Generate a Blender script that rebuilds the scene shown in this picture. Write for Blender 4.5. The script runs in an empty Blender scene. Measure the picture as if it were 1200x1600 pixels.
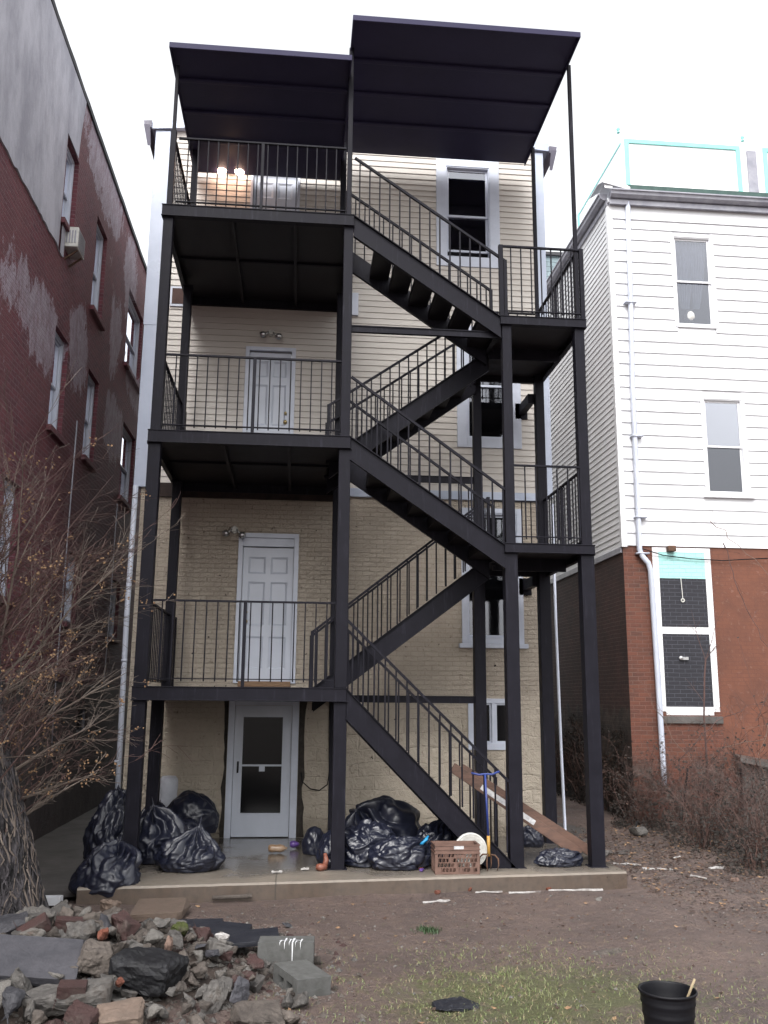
import bpy, bmesh, math, random
from mathutils import Vector, Matrix, noise
R_ = random.Random(7)
sc = bpy.context.scene
COL = sc.collection
V = Vector
PI = math.pi

# ------------------------------------------------------------------ mesh helpers
ORG = {}
class MB:
    def __init__(s): s.v = []; s.f = []; s.m = []
    def add(s, vs, fs, mi=0):
        n = len(s.v); s.v += [tuple(p) for p in vs]
        s.f += [tuple(i + n for i in f) for f in fs]; s.m += [mi] * len(fs)
    def hexa(s, c, mi=0):
        s.add(c, [(0,3,2,1),(4,5,6,7),(0,1,5,4),(1,2,6,5),(2,3,7,6),(3,0,4,7)], mi)
    def box(s, x0, x1, y0, y1, z0, z1, mi=0):
        s.hexa([(x0,y0,z0),(x1,y0,z0),(x1,y1,z0),(x0,y1,z0),(x0,y0,z1),(x1,y0,z1),(x1,y1,z1),(x0,y1,z1)], mi)
    def fbox(s, F, a0, a1, b0, b1, z0, z1, mi=0):
        o, u, n = F
        P = lambda a, b, z: (o[0]+u[0]*a+n[0]*b, o[1]+u[1]*a+n[1]*b, z)
        s.hexa([P(a0,b0,z0),P(a1,b0,z0),P(a1,b1,z0),P(a0,b1,z0),P(a0,b0,z1),P(a1,b0,z1),P(a1,b1,z1),P(a0,b1,z1)], mi)
    def fquad(s, F, pts, mi=0):
        o, u, n = F
        s.add([(o[0]+u[0]*a+n[0]*b, o[1]+u[1]*a+n[1]*b, z) for a, b, z in pts], [tuple(range(len(pts)))], mi)
    def bar(s, p, q, w, h, mi=0, up=(0,0,1)):
        p, q = V(p), V(q); d = (q-p).normalized(); up = V(up)
        if abs(d.dot(up)) > .99: up = V((0,1,0))
        r = d.cross(up).normalized()*(w/2); t = r.cross(d).normalized()*(h/2)
        s.hexa([p-r-t,p+r-t,p+r+t,p-r+t,q-r-t,q+r-t,q+r+t,q-r+t], mi)
    def tube(s, pts, rad, n=6, cap=True, mi=0):
        pts = [V(p) for p in pts]; k = len(pts)
        if not hasattr(rad, '__len__'): rad = [rad]*k
        vs = []; fs = []; ref = V((.3,.2,.93))
        for i, p in enumerate(pts):
            d = (pts[min(i+1,k-1)]-pts[max(i-1,0)])
            if d.length < 1e-9: d = V((0,0,1))
            d.normalize()
            if abs(d.dot(ref)) > .97: ref = V((1,0,.1)).normalized()
            a = d.cross(ref).normalized(); b = d.cross(a)
            for j in range(n):
                t = 2*PI*j/n; vs.append(p+(a*math.cos(t)+b*math.sin(t))*rad[i])
        for i in range(k-1):
            for j in range(n):
                fs.append((i*n+j, i*n+(j+1)%n, (i+1)*n+(j+1)%n, (i+1)*n+j))
        if cap and n > 2: fs.append(tuple(range(n))[::-1]); fs.append(tuple((k-1)*n+j for j in range(n)))
        s.add(vs, fs, mi)
    def lathe(s, c, prof, n=32, mi=0, axis='z'):
        vs = []; fs = []
        for r, h in prof:
            for j in range(n):
                t = 2*PI*j/n
                q = (r*math.cos(t), r*math.sin(t), h)
                if axis == 'y': q = (q[0], h, q[1])
                if axis == 'x': q = (h, q[0], q[1])
                vs.append((c[0]+q[0], c[1]+q[1], c[2]+q[2]))
        for i in range(len(prof)-1):
            for j in range(n):
                fs.append((i*n+j, i*n+(j+1)%n, (i+1)*n+(j+1)%n, (i+1)*n+j))
        s.add(vs, fs, mi)
    def grid(s, F, a0, a1, z0, z1, holes, b=0, reveal=0, mi=0):
        A = sorted({a0, a1, *[h[0] for h in holes], *[h[1] for h in holes]}); A = [a for a in A if a0 <= a <= a1]
        Z = sorted({z0, z1, *[h[2] for h in holes], *[h[3] for h in holes]}); Z = [z for z in Z if z0 <= z <= z1]
        for i in range(len(A)-1):
            for j in range(len(Z)-1):
                ca, cz = (A[i]+A[i+1])/2, (Z[j]+Z[j+1])/2
                if any(h[0] < ca < h[1] and h[2] < cz < h[3] for h in holes): continue
                s.fquad(F, [(A[i],b,Z[j]),(A[i+1],b,Z[j]),(A[i+1],b,Z[j+1]),(A[i],b,Z[j+1])], mi)
        if reveal:
            for h in holes:
                x0, x1, y0, y1 = h[:4]
                for (p, q) in (((x0,y0),(x1,y0)),((x1,y0),(x1,y1)),((x1,y1),(x0,y1)),((x0,y1),(x0,y0))):
                    s.fquad(F, [(p[0],b,p[1]),(q[0],b,q[1]),(q[0],b-reveal,q[1]),(p[0],b-reveal,p[1])], mi)
    def build(s, name, mat, parent=None, smooth=False, bevel=0, loc=None, segs=2):
        me = bpy.data.meshes.new(name)
        if parent is not None: org = ORG[parent.name]
        elif loc is not None: org = V(loc)
        else: org = V((0,0,0))
        me.from_pydata([(p[0]-org[0], p[1]-org[1], p[2]-org[2]) for p in s.v], [], s.f)
        ms = mat if isinstance(mat, (list, tuple)) else [mat]
        for m in ms: me.materials.append(m)
        if len(ms) > 1: me.polygons.foreach_set('material_index', s.m)
        if smooth: me.polygons.foreach_set('use_smooth', [True]*len(me.polygons))
        me.update()
        o = bpy.data.objects.new(name, me); COL.objects.link(o)
        if parent is not None: o.parent = parent; ORG[o.name] = org
        else: o.location = org; ORG[o.name] = org
        if bevel:
            bm = bmesh.new(); bm.from_mesh(me); bmesh.ops.recalc_face_normals(bm, faces=bm.faces)
            bmesh.ops.remove_doubles(bm, verts=bm.verts, dist=1e-5) if False else None
            bm.to_mesh(me); bm.free()
            md = o.modifiers.new('bevel', 'BEVEL'); md.width = bevel; md.segments = segs; md.limit_method = 'ANGLE'
        return o

def thing(name, label, cat, loc=(0,0,0), group=None, kind=None):
    o = bpy.data.objects.new(name, None); COL.objects.link(o); o.location = loc
    o.empty_display_size = .1
    o['label'] = label; o['category'] = cat
    if group: o['group'] = group
    if kind: o['kind'] = kind
    ORG[o.name] = V(loc); return o
def tag(o, label=None, cat=None, group=None, kind=None):
    if label: o['label'] = label
    if cat: o['category'] = cat
    if group: o['group'] = group
    if kind: o['kind'] = kind
    return o

# ------------------------------------------------------------------ materials
class NT:
    def __init__(s, name):
        s.mat = bpy.data.materials.new(name); s.mat.use_nodes = True; s.t = s.mat.node_tree; s.t.nodes.clear()
        s.out = s.n('ShaderNodeOutputMaterial'); s.b = s.n('ShaderNodeBsdfPrincipled'); s.l(s.b.outputs[0], s.out.inputs[0])
        s.tc = s.n('ShaderNodeTexCoord').outputs['Object']
    def world(s): s.tc = s.n('ShaderNodeNewGeometry').outputs['Position']
    def n(s, k, **kw):
        o = s.t.nodes.new(k)
        for a, b in kw.items(): setattr(o, a, b)
        return o
    def l(s, a, b): s.t.links.new(a, b)
    def val(s, sock, v):
        if hasattr(v, 'default_value') or hasattr(v, 'links'): s.l(v, sock)
        else: sock.default_value = v
    def noise(s, scale, detail=5, rough=.6, vec=None, dist=0):
        o = s.n('ShaderNodeTexNoise'); o.inputs['Scale'].default_value = scale; o.inputs['Detail'].default_value = detail
        o.inputs['Roughness'].default_value = rough; o.inputs['Distortion'].default_value = dist
        s.l(vec or s.tc, o.inputs['Vector']); return o.outputs['Fac']
    def vor(s, scale, feature='F1', vec=None):
        o = s.n('ShaderNodeTexVoronoi', feature=feature); o.inputs['Scale'].default_value = scale
        s.l(vec or s.tc, o.inputs['Vector']); return o.outputs['Distance']
    def mapv(s, sc_, vec=None, loc=(0,0,0)):
        o = s.n('ShaderNodeMapping'); o.inputs['Scale'].default_value = sc_; o.inputs['Location'].default_value = loc
        s.l(vec or s.tc, o.inputs[0]); return o.outputs[0]
    def ramp(s, f, stops):
        o = s.n('ShaderNodeValToRGB'); e = o.color_ramp.elements
        while len(e) < len(stops): e.new(.5)
        for i, (p, c) in enumerate(stops):
            e[i].position = p; e[i].color = (c if hasattr(c, '__len__') else (c,c,c)) if hasattr(c,'__len__') and len(c)==4 else ((*c,1) if hasattr(c,'__len__') else (c,c,c,1))
        s.l(f, o.inputs[0]); return o.outputs[0]
    def mix(s, f, a, b, mode='MIX'):
        o = s.n('ShaderNodeMix', data_type='RGBA', blend_type=mode)
        s.val(o.inputs[0], f)
        for k, c in ((6,a),(7,b)):
            if isinstance(c, tuple): o.inputs[k].default_value = (*c[:3],1)
            else: s.l(c, o.inputs[k])
        return o.outputs[2]
    def math(s, op, a, b=0., c=None, clamp=False):
        o = s.n('ShaderNodeMath', operation=op, use_clamp=clamp)
        s.val(o.inputs[0], a); s.val(o.inputs[1], b)
        if c is not None: s.val(o.inputs[2], c)
        return o.outputs[0]
    def sep(s, vec=None):
        o = s.n('ShaderNodeSeparateXYZ'); s.l(vec or s.tc, o.inputs[0]); return o.outputs
    def comb(s, x, y, z=0.):
        o = s.n('ShaderNodeCombineXYZ'); s.val(o.inputs[0], x); s.val(o.inputs[1], y); s.val(o.inputs[2], z); return o.outputs[0]
    def bump(s, h, st=.5, dist=.02, prev=None):
        o = s.n('ShaderNodeBump'); o.inputs['Strength'].default_value = st; o.inputs['Distance'].default_value = dist
        s.l(h, o.inputs['Height'])
        if prev: s.l(prev, o.inputs['Normal'])
        return o.outputs[0]
    def fin(s, col=None, rough=None, nrm=None, metal=None, spec=None):
        b = s.b.inputs
        if col is not None:
            if isinstance(col, tuple): b['Base Color'].default_value = (*col[:3],1)
            else: s.l(col, b['Base Color'])
        if rough is not None: s.val(b['Roughness'], rough)
        if metal is not None: s.val(b['Metallic'], metal)
        if spec is not None: b['Specular IOR Level'].default_value = spec
        if nrm is not None: s.l(nrm, b['Normal'])
        return s.mat

def m_simple(name, c1, c2=None, scale=6, rough=.6, bs=0, bscale=60, bdist=.004, metal=0, spec=.5, lo=.35, hi=.65, stretch=(1,1,1)):
    t = NT(name); c2 = c2 or tuple(x*.8 for x in c1)
    vec = t.mapv(stretch) if stretch != (1,1,1) else None
    f = t.noise(scale, 6, .65, vec)
    col = t.mix(t.ramp(f, [(lo,0.),(hi,1.)]), c1, c2)
    nr = t.bump(t.noise(bscale, 6, .65, vec), bs, bdist) if bs else None
    return t.fin(col, t.math('MULTIPLY_ADD', f, .2, rough-.1), nr, metal, spec)

def m_brick(name, c1, c2, mortar, axis, bw=.21, bh=.07, ms=.008, bump=.6, noise_mix=.5, grime=(.05,.04,.04), gr=.25, post=None, bd=.012):
    t = NT(name); t.world(); X, Y, Z = t.sep()[:3]
    u = {'x':X,'y':Y}[axis]
    wob = t.math('MULTIPLY', t.math('SUBTRACT', t.noise(2.2,3), .5), .03)
    vec = t.comb(u, t.math('ADD', Z, wob))
    br = t.n('ShaderNodeTexBrick'); t.l(vec, br.inputs['Vector'])
    br.inputs['Color1'].default_value = (*c1,1); br.inputs['Color2'].default_value = (*c2,1); br.inputs['Mortar'].default_value = (*mortar,1)
    br.inputs['Scale'].default_value = 1; br.inputs['Mortar Size'].default_value = ms; br.inputs['Mortar Smooth'].default_value = .4
    br.inputs['Brick Width'].default_value = bw; br.inputs['Row Height'].default_value = bh
    n1 = t.noise(3, 8, .7); n2 = t.noise(35, 5, .7)
    col = t.mix(t.math('MULTIPLY', t.ramp(n1, [(.4,0.),(.7,1.)]), gr), br.outputs['Color'], grime)
    col = t.mix(t.math('MULTIPLY', t.ramp(n2, [(.3,0.),(.8,1.)]), .25), col, tuple(min(1,x*1.5) for x in c1))
    h = t.math('SUBTRACT', t.math('MULTIPLY', n2, noise_mix), t.math('MULTIPLY', br.outputs['Fac'], .8))
    if post: col, h = post(t, col, h, u, Z, n1, n2)
    return t.fin(col, t.math('MULTIPLY_ADD', n2, -.35, .85), t.bump(h, bump, bd), spec=.35)

M = {}
def steel():
    t = NT('black_painted_steel'); f = t.noise(4, 8, .7); g = t.noise(60, 4, .6)
    st = t.noise(3, 6, .7, t.mapv((8,8,.7)))
    col = t.mix(t.ramp(f, [(.3,0.),(.75,1.)]), (.0065,.0062,.0095), (.0125,.0118,.0175))
    col = t.mix(t.math('MULTIPLY', t.ramp(st, [(.56,0.),(.68,1.)]), .45), col, (.034,.033,.046))
    col = t.mix(t.math('MULTIPLY', t.ramp(t.noise(24,7,.8), [(.68,0.),(.72,1.)]), .7), col, (.05,.032,.026))
    return t.fin(col, t.ramp(f, [(.3,.42),(.8,.65)]), t.bump(g, .25, .002), spec=.10)
M['steel'] = steel()
M['deck_under'] = m_simple('dark_decking_sheet', (.008,.0075,.010), (.013,.011,.014), 3, .6, .3, 20, .004, spec=.3)
M['canopy'] = m_simple('dark_canopy_sheet', (.027,.025,.055), (.034,.031,.066), 1.5, .5, .15, 8, .004, spec=.1)
M['vinyl'] = m_simple('cream_vinyl_siding', (.49,.455,.42), (.44,.405,.37), 2.2, .5, .12, 40, .002, stretch=(.4,.4,2))
M['white_vinyl'] = m_simple('white_vinyl_siding', (.66,.665,.69), (.60,.605,.63), 1.5, .45, .1, 40, .002)
M['white'] = m_simple('white_paint', (.50,.53,.62), (.43,.46,.54), 3, .4, .1, 60, .001)
M['whitem'] = m_simple('white_aluminium', (.40,.44,.54), (.34,.38,.48), 2, .3, 0)
M['door'] = m_simple('white_door_paint', (.47,.50,.58), (.42,.45,.52), 2, .35, .06, 40, .001)
M['gutter'] = m_simple('grey_gutter', (.30,.30,.34), (.2,.2,.24), 4, .4, .1, 30)
M['housegut'] = m_simple('dark_grey_gutter', (.10,.09,.13), (.06,.055,.08), 4, .5)
M['teal'] = m_simple('teal_paint', (.24,.62,.56), (.2,.52,.48), 3, .5)
M['chrome'] = m_simple('metal_hardware', (.5,.5,.5), None, 5, .3, metal=.9)
M['brass'] = m_simple('brass_hardware', (.6,.45,.2), None, 5, .3, metal=.9)
M['black'] = m_simple('black_rubber', (.004,.004,.006), None, 5, .55, .15, 40, spec=.25)
M['dark'] = m_simple('dark_room', (.06,.057,.062), None, 2, .9)
M['wood'] = m_simple('bare_wood', (.22,.13,.07), (.12,.07,.04), 6, .7, .3, 50, stretch=(1,8,8))
M['screen'] = m_simple('insect_screen', (.05,.05,.055), (.03,.03,.035), 4, .7)
M['curtain'] = m_simple('white_curtain', (.75,.78,.85), (.6,.62,.7), 6, .8)
M['blind'] = m_simple('pale_blind', (.55,.56,.58), (.42,.42,.45), 6, .6)
def glass(nm='window_glass', k=.75):
    t = NT(nm); t.t.nodes.remove(t.b)
    tr = t.n('ShaderNodeBsdfTransparent'); tr.inputs[0].default_value = (.55,.56,.58,1)
    gl = t.n('ShaderNodeBsdfGlossy'); gl.inputs['Roughness'].default_value = .04; gl.inputs[0].default_value = (.9,.92,1,1)
    fr = t.n('ShaderNodeFresnel'); fr.inputs[0].default_value = 1.5
    mx = t.n('ShaderNodeMixShader'); nz = t.noise(1.1, 2)
    bm = t.bump(nz, .05, .02); t.l(bm, gl.inputs['Normal'])
    t.l(t.math('MULTIPLY_ADD', fr.outputs[0], k, .03, clamp=True), mx.inputs[0])
    t.l(tr.outputs[0], mx.inputs[1]); t.l(gl.outputs[0], mx.inputs[2]); t.l(mx.outputs[0], t.out.inputs[0]); return t.mat
M['glass'] = glass('window_glass', 1.25); M['bright_glass'] = glass('reflective_window_glass', 4.5)
def frost():
    t = NT('dark_reflective_glass'); return t.fin((.006,.006,.007), .12, t.bump(t.noise(.9,2), .06, .03), spec=.18)
M['darkglass'] = frost()

def cream_post(t, col, h, u, Z, n1, n2):
    # painted brick above, thickly painted rubble masonry near the ground
    k = t.ramp(t.math('MULTIPLY', Z, .5), [(.8,1.),(1.0,0.)])       # 1 below z~1.7
    br2 = t.n('ShaderNodeTexBrick'); wv = t.math('MULTIPLY', t.math('SUBTRACT', t.noise(1.3,3), .5), .22)
    t.l(t.comb(t.math('ADD', u, wv), t.math('ADD', Z, wv)), br2.inputs['Vector']); br2.inputs['Scale'].default_value = 1
    br2.inputs['Mortar Size'].default_value = .012; br2.inputs['Mortar Smooth'].default_value = .6; br2.inputs['Brick Width'].default_value = .42; br2.inputs['Row Height'].default_value = .2
    rid = t.n('ShaderNodeTexNoise', noise_type='RIDGED_MULTIFRACTAL'); rid.inputs['Scale'].default_value = 7; rid.inputs['Detail'].default_value = 4
    t.l(t.tc, rid.inputs['Vector'])
    stone = t.math('SUBTRACT', t.math('MULTIPLY', t.noise(9,6,.7,dist=.6), 1.8), t.math('MULTIPLY', br2.outputs['Fac'], .25))
    stone = t.math('ADD', stone, t.math('MULTIPLY', rid.outputs[0], .35))
    hm = t.n('ShaderNodeMix'); t.l(k, hm.inputs[0]); t.l(h, hm.inputs[2]); t.l(stone, hm.inputs[3])
    base = t.mix(t.ramp(n1, [(.35,0.),(.7,1.)]), (.47,.41,.335), (.40,.345,.28))
    col = t.mix(t.math('SUBTRACT', 1., k), base, col)
    chips = t.ramp(t.noise(7, 9, .75), [(.61,0.),(.66,1.)])
    col = t.mix(t.math('MULTIPLY', chips, .6), col, (.12,.08,.055))
    hole = t.ramp(t.noise(14, 3, .5), [(.70,0.),(.74,1.)])
    col = t.mix(hole, col, (.03,.022,.02))
    damp = t.math('MULTIPLY', t.ramp(t.math('ADD', Z, t.math('MULTIPLY', n1, .5)), [(.25,1.),(.55,0.)]), .6)
    col = t.mix(damp, col, (.12,.1,.07))
    return col, t.math('SUBTRACT', hm.outputs[0], t.math('MULTIPLY', chips, .25))
M['cream_brick'] = m_brick('cream_painted_brick', (.475,.415,.345), (.44,.38,.315), (.38,.325,.265), 'x', ms=.006, bump=1.0, noise_mix=1.3, grime=(.32,.26,.205), gr=.4, post=cream_post, bd=.03)

def maroon_post(t, col, h, u, Z, n1, n2):
    big = t.noise(.9, 7, .72, t.mapv((1,1,.55)), dist=.6)
    def blob(cu, cz, ru, rz):
        a = t.math('DIVIDE', t.math('SUBTRACT', u, cu), ru); b = t.math('DIVIDE', t.math('SUBTRACT', Z, cz), rz)
        d = t.math('ADD', t.math('MULTIPLY', a, a), t.math('MULTIPLY', b, b)); return t.math('SUBTRACT', 1., d, clamp=True)
    tot = None
    for b_ in ((4.3,11.0,2.4,.9),(7.0,10.4,1.0,1.3),(5.9,8.7,.9,1.3),(1.2,6.9,1.8,.75),(3.3,7.3,1.0,.9),(6.3,7.0,1.2,.9),(8.2,8.3,1.5,.6)):
        v = blob(*b_); tot = v if tot is None else t.math('MAXIMUM', tot, v)
    cr_ = t.math('MULTIPLY', t.math('SUBTRACT', t.noise(7, 10, .85, t.mapv((1.4,1.4,.8)), dist=.5), .5), .7)
    f = t.ramp(t.math('ADD', t.math('ADD', t.math('MULTIPLY', tot, .36), big), cr_), [(.675,0.),(.69,1.)])
    fine = t.ramp(t.noise(9, 9, .85, t.mapv((1,1,.45))), [(.42,0.),(.58,1.)])
    f = t.math('MULTIPLY', f, t.math('MULTIPLY_ADD', fine, .55, .45))
    col = t.mix(t.math('MULTIPLY', t.ramp(big, [(.4,0.),(.6,1.)]), .5), col, (.16,.055,.06))
    col = t.mix(t.math('MULTIPLY', f, .85), col, (.44,.39,.46))
    # darker on the low part at the back
    dk = t.math('MULTIPLY', t.ramp(t.math('MULTIPLY', u, .1), [(.25,0.),(.5,1.)]), t.ramp(t.math('MULTIPLY', Z, .1), [(.45,1.),(.7,0.)]))
    col = t.mix(t.math('MULTIPLY', dk, .5), col, (.022,.012,.015))
    pg = t.ramp(t.math('MULTIPLY_ADD', n1, .12, Z), [(.0,1.),(1.,0.)])
    z2 = t.math('LESS_THAN', t.math('MULTIPLY_ADD', n1, .35, Z), 2.28)
    pc = t.mix(t.ramp(t.noise(2.5,7,.7), [(.35,0.),(.7,1.)]), (.085,.07,.07), (.04,.032,.034))
    col = t.mix(z2, col, pc)
    hm = t.n('ShaderNodeMix'); t.l(z2, hm.inputs[0]); t.l(h, hm.inputs[2]); t.l(t.noise(8,7,.7), hm.inputs[3])
    return col, hm.outputs[0]
M['maroon'] = m_brick('maroon_painted_brick', (.165,.042,.058), (.09,.028,.042), (.20,.12,.135), 'y', ms=.009, bump=1.0, noise_mix=1.0, grime=(.05,.02,.025), gr=.3, post=maroon_post, bd=.03)  # mortar colour lightened to stand in for wet glints along the courses
M['stucco'] = m_simple('grey_stucco', (.46,.46,.52), (.30,.30,.35), 1.3, .85, .7, 14, .02, stretch=(1,1,.45), lo=.4, hi=.6)
def orange_post(t, col, h, u, Z, n1, n2):
    smooth = t.ramp(t.math('MULTIPLY', u, .1), [(.805,0.),(.82,1.)])       # rendered and painted to the right
    hi = t.math('GREATER_THAN', u, 9.12)
    pc = t.mix(t.ramp(t.noise(1.8,7,.7), [(.3,0.),(.75,1.)]), (.15,.055,.032), (.085,.035,.024))
    pc = t.mix(t.math('MULTIPLY', t.ramp(t.noise(12,4), [(.6,0.),(.7,1.)]), .35), pc, (.22,.14,.115))
    bl_ = t.n('ShaderNodeTexBrick'); t.l(t.comb(u, Z), bl_.inputs['Vector']); bl_.inputs['Scale'].default_value = 1; bl_.inputs['Brick Width'].default_value = .21; bl_.inputs['Row Height'].default_value = .07; bl_.inputs['Mortar Size'].default_value = .006
    pc = t.mix(t.math('MULTIPLY', bl_.outputs['Fac'], t.ramp(t.noise(1.5,5), [(.35,.1),(.65,.6)])), pc, (.09,.035,.025))
    col = t.mix(hi, col, pc)
    low = t.ramp(t.math('ADD', Z, t.math('MULTIPLY', n1, 1.6)), [(.0,0.),(1.,1.)])
    k = t.ramp(t.math('MULTIPLY', t.math('ADD', t.math('MULTIPLY', t.noise(2.2,9,.75), 2.2), Z), .5), [(1.05*.98,1.),(1.32*.98,0.)] if 0 else [(.86,1.),(1.0,0.)])
    sc1 = t.mix(t.ramp(t.noise(4,9,.8), [(.45,0.),(.62,1.)]), (.045,.022,.017), (.12,.10,.09))
    sc1 = t.mix(t.ramp(t.noise(3,5,.6,dist=.5), [(.5,0.),(.6,1.)]), sc1, (.075,.028,.02))
    col = t.mix(k, col, sc1)
    hm = t.n('ShaderNodeMix'); t.l(t.math('MAXIMUM', k, hi), hm.inputs[0]); t.l(h, hm.inputs[2]); t.l(t.noise(6,8,.7), hm.inputs[3])
    return col, hm.outputs[0]
M['orange'] = m_brick('orange_painted_brick', (.115,.042,.026), (.06,.026,.02), (.13,.085,.07), 'x', ms=.007, bump=.8, noise_mix=.7, grime=(.16,.05,.03), gr=.6, post=orange_post)
def side_post(t, col, h, u, Z, n1, n2):
    k = t.math('LESS_THAN', t.math('MULTIPLY_ADD', n1, 1.2, Z), 2.3)
    sc1 = t.mix(t.ramp(t.noise(5,8,.75), [(.4,0.),(.65,1.)]), (.02,.014,.014), (.085,.065,.055))
    return t.mix(k, col, sc1), h
M['brown_brick'] = m_brick('brown_alley_brick', (.058,.026,.022), (.04,.019,.018), (.10,.07,.062), 'y', ms=.006, bump=.8, noise_mix=.7, grime=(.015,.01,.01), gr=.8, post=side_post)
def painted(name, c):
    return m_brick(name, c, tuple(x*.93 for x in c), tuple(x*.78 for x in c) if max(c) > .2 else (.06,.06,.075), 'x', ms=.007, bump=.7, noise_mix=.4, grime=tuple(x*.8 for x in c), gr=.3)
M['p_white'] = painted('white_paint_on_brick', (.72,.72,.74)); M['p_mint'] = painted('mint_paint_on_brick', (.34,.62,.60)); M['p_black'] = painted('black_paint_on_brick', (.02,.02,.026))

def ground_mat():
    t = NT('damp_brown_dirt'); t.world(); X, Y, Z = t.sep()[:3]
    f = t.noise(.8, 9, .68); g = t.noise(9, 8, .75); h = t.noise(55, 5, .7); pe = t.vor(28)
    col = t.mix(t.ramp(f, [(.35,0.),(.65,1.)]), (.15,.108,.094), (.095,.072,.067))
    col = t.mix(t.math('MULTIPLY', t.ramp(g, [(.5,0.),(.66,1.)]), .6), col, (.19,.135,.105))
    col = t.mix(t.math('MULTIPLY', t.ramp(g, [(.3,1.),(.42,0.)]), .6), col, (.055,.04,.034))
    col = t.mix(t.math('MULTIPLY', t.ramp(h, [(.60,0.),(.66,1.)]), .45), col, (.25,.205,.18))
    col = t.mix(t.math('MULTIPLY', t.ramp(t.noise(22,6,.75), [(.56,0.),(.64,1.)]), .55), col, (.05,.034,.028))
    # mossy tint where the grass grows
    a = t.math('DIVIDE', t.math('SUBTRACT', X, 3.5), 1.5); b = t.math('DIVIDE', t.math('ADD', Y, 4.1), 1.1)
    m = t.math('SUBTRACT', 1., t.math('ADD', t.math('MULTIPLY', a, a), t.math('MULTIPLY', b, b)), clamp=True)
    gm = t.ramp(t.math('ADD', t.math('MULTIPLY', m, .45), t.noise(3.5,8,.75)), [(.68,0.),(.88,1.)])
    col = t.mix(t.math('MULTIPLY', gm, .7), col, (.085,.10,.035))
    wet = t.ramp(t.noise(1.3, 5, .6), [(.35,.42),(.65,.85)])
    hh = t.math('ADD', t.math('MULTIPLY', g, 1.2), t.math('MULTIPLY', h, .35))
    hh = t.math('SUBTRACT', hh, t.math('MULTIPLY', t.ramp(pe, [(.1,0.),(.3,1.)]), .12))
    return t.fin(col, wet, t.bump(hh, 1.0, .05), spec=.35)
M['dirt'] = ground_mat()
def slab_mat():
    t = NT('stained_concrete'); t.world(); X, Y, Z = t.sep()[:3]
    f = t.noise(1.1, 9, .7); g = t.noise(14, 6, .7)
    dry = t.ramp(t.math('ADD', t.math('MULTIPLY', Y, .3), t.math('MULTIPLY', f, .5)), [(.12,0.),(.34,1.)])
    col = t.mix(dry, (.20,.17,.14), (.075,.067,.06))
    col = t.mix(t.ramp(f, [(.35,0.),(.7,1.)]), col, t.mix(.5, col, (.16,.14,.12)))
    col = t.mix(t.math('MULTIPLY', t.ramp(g, [(.55,0.),(.7,1.)]), .4), col, (.1,.085,.07))
    # vertical face is earth-stained
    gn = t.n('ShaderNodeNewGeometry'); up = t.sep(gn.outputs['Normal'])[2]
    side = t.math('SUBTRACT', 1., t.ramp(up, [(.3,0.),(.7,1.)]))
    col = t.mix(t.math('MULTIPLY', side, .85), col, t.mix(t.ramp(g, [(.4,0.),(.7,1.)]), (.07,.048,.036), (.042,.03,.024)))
    crack = t.math('LESS_THAN', t.math('ABSOLUTE', t.math('ADD', t.math('SUBTRACT', X, 1.63), t.math('MULTIPLY', t.noise(9,3), .02))), .008)
    col = t.mix(t.math('MULTIPLY', crack, .7), col, (.04,.035,.03))
    ro = t.ramp(t.math('ADD', t.math('MULTIPLY', dry, -.3), t.noise(1.7,5)), [(.2,.1),(.7,.75)])
    return t.fin(col, ro, t.bump(t.math('ADD', g, t.math('MULTIPLY', crack, -1.)), .35, .006), spec=.5)
M['slab'] = slab_mat()
M['path'] = m_simple('alley_concrete', (.105,.095,.09), (.05,.045,.042), 1.6, .45, .5, 18, .008)

def bagm():
    t = NT('black_bin_bag_plastic')
    w = t.noise(3.2, 4, .55, dist=1.2); r = t.n('ShaderNodeTexNoise', noise_type='RIDGED_MULTIFRACTAL')
    r.inputs['Scale'].default_value = 4; r.inputs['Detail'].default_value = 3; r.inputs['Distortion'].default_value = 1.5; t.l(t.tc, r.inputs['Vector'])
    nr = t.bump(t.math('ADD', t.math('MULTIPLY', r.outputs[0], .25), w), .25, .02)
    t.b.inputs['Coat Weight'].default_value = .25; t.b.inputs['Coat Roughness'].default_value = .15
    return t.fin((.008,.0095,.020), t.ramp(w, [(.3,.36),(.7,.54)]), nr, spec=.45)
M['bag'] = bagm()
def rockm(name, c1, c2, c3=None, rough=.8, sc_=9, bs=.8):
    t = NT(name); f = t.noise(sc_, 8, .7); g = t.noise(sc_*5, 5, .7); v = t.vor(sc_*3)
    oi = t.n('ShaderNodeObjectInfo').outputs['Random']
    col = t.mix(t.ramp(f, [(.35,0.),(.65,1.)]), c1, c2)
    if c3: col = t.mix(t.ramp(t.noise(sc_*.6, 5, .7), [(.55,0.),(.68,1.)]), col, c3)
    col = t.mix(t.math('MULTIPLY', oi, .65), col, tuple(x*.5 for x in c1))
    return t.fin(col, t.math('MULTIPLY_ADD', g, .3, rough-.15), t.bump(t.math('ADD', f, t.math('MULTIPLY', g, .4)), bs, .02), spec=.4)
M['rock_grey'] = rockm('grey_stone', (.055,.05,.048), (.15,.14,.13), (.05,.038,.03))
M['rock_brown'] = rockm('brown_grey_stone', (.055,.045,.04), (.125,.105,.09), (.025,.02,.017))
M['rock_pale'] = rockm('pale_mortar_chunk', (.15,.14,.13), (.08,.072,.064), (.07,.05,.04))
M['rock_red'] = rockm('broken_red_brick', (.05,.022,.020), (.036,.021,.020), (.075,.058,.05))
M['rock_orange'] = rockm('broken_orange_brick', (.15,.045,.026), (.10,.038,.025))
M['rock_pink'] = rockm('pinkish_stone', (.20,.13,.10), (.15,.10,.085))
M['slate'] = rockm('dark_slate', (.014,.015,.022), (.026,.027,.034), rough=.5, bs=.3, sc_=4)
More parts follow.
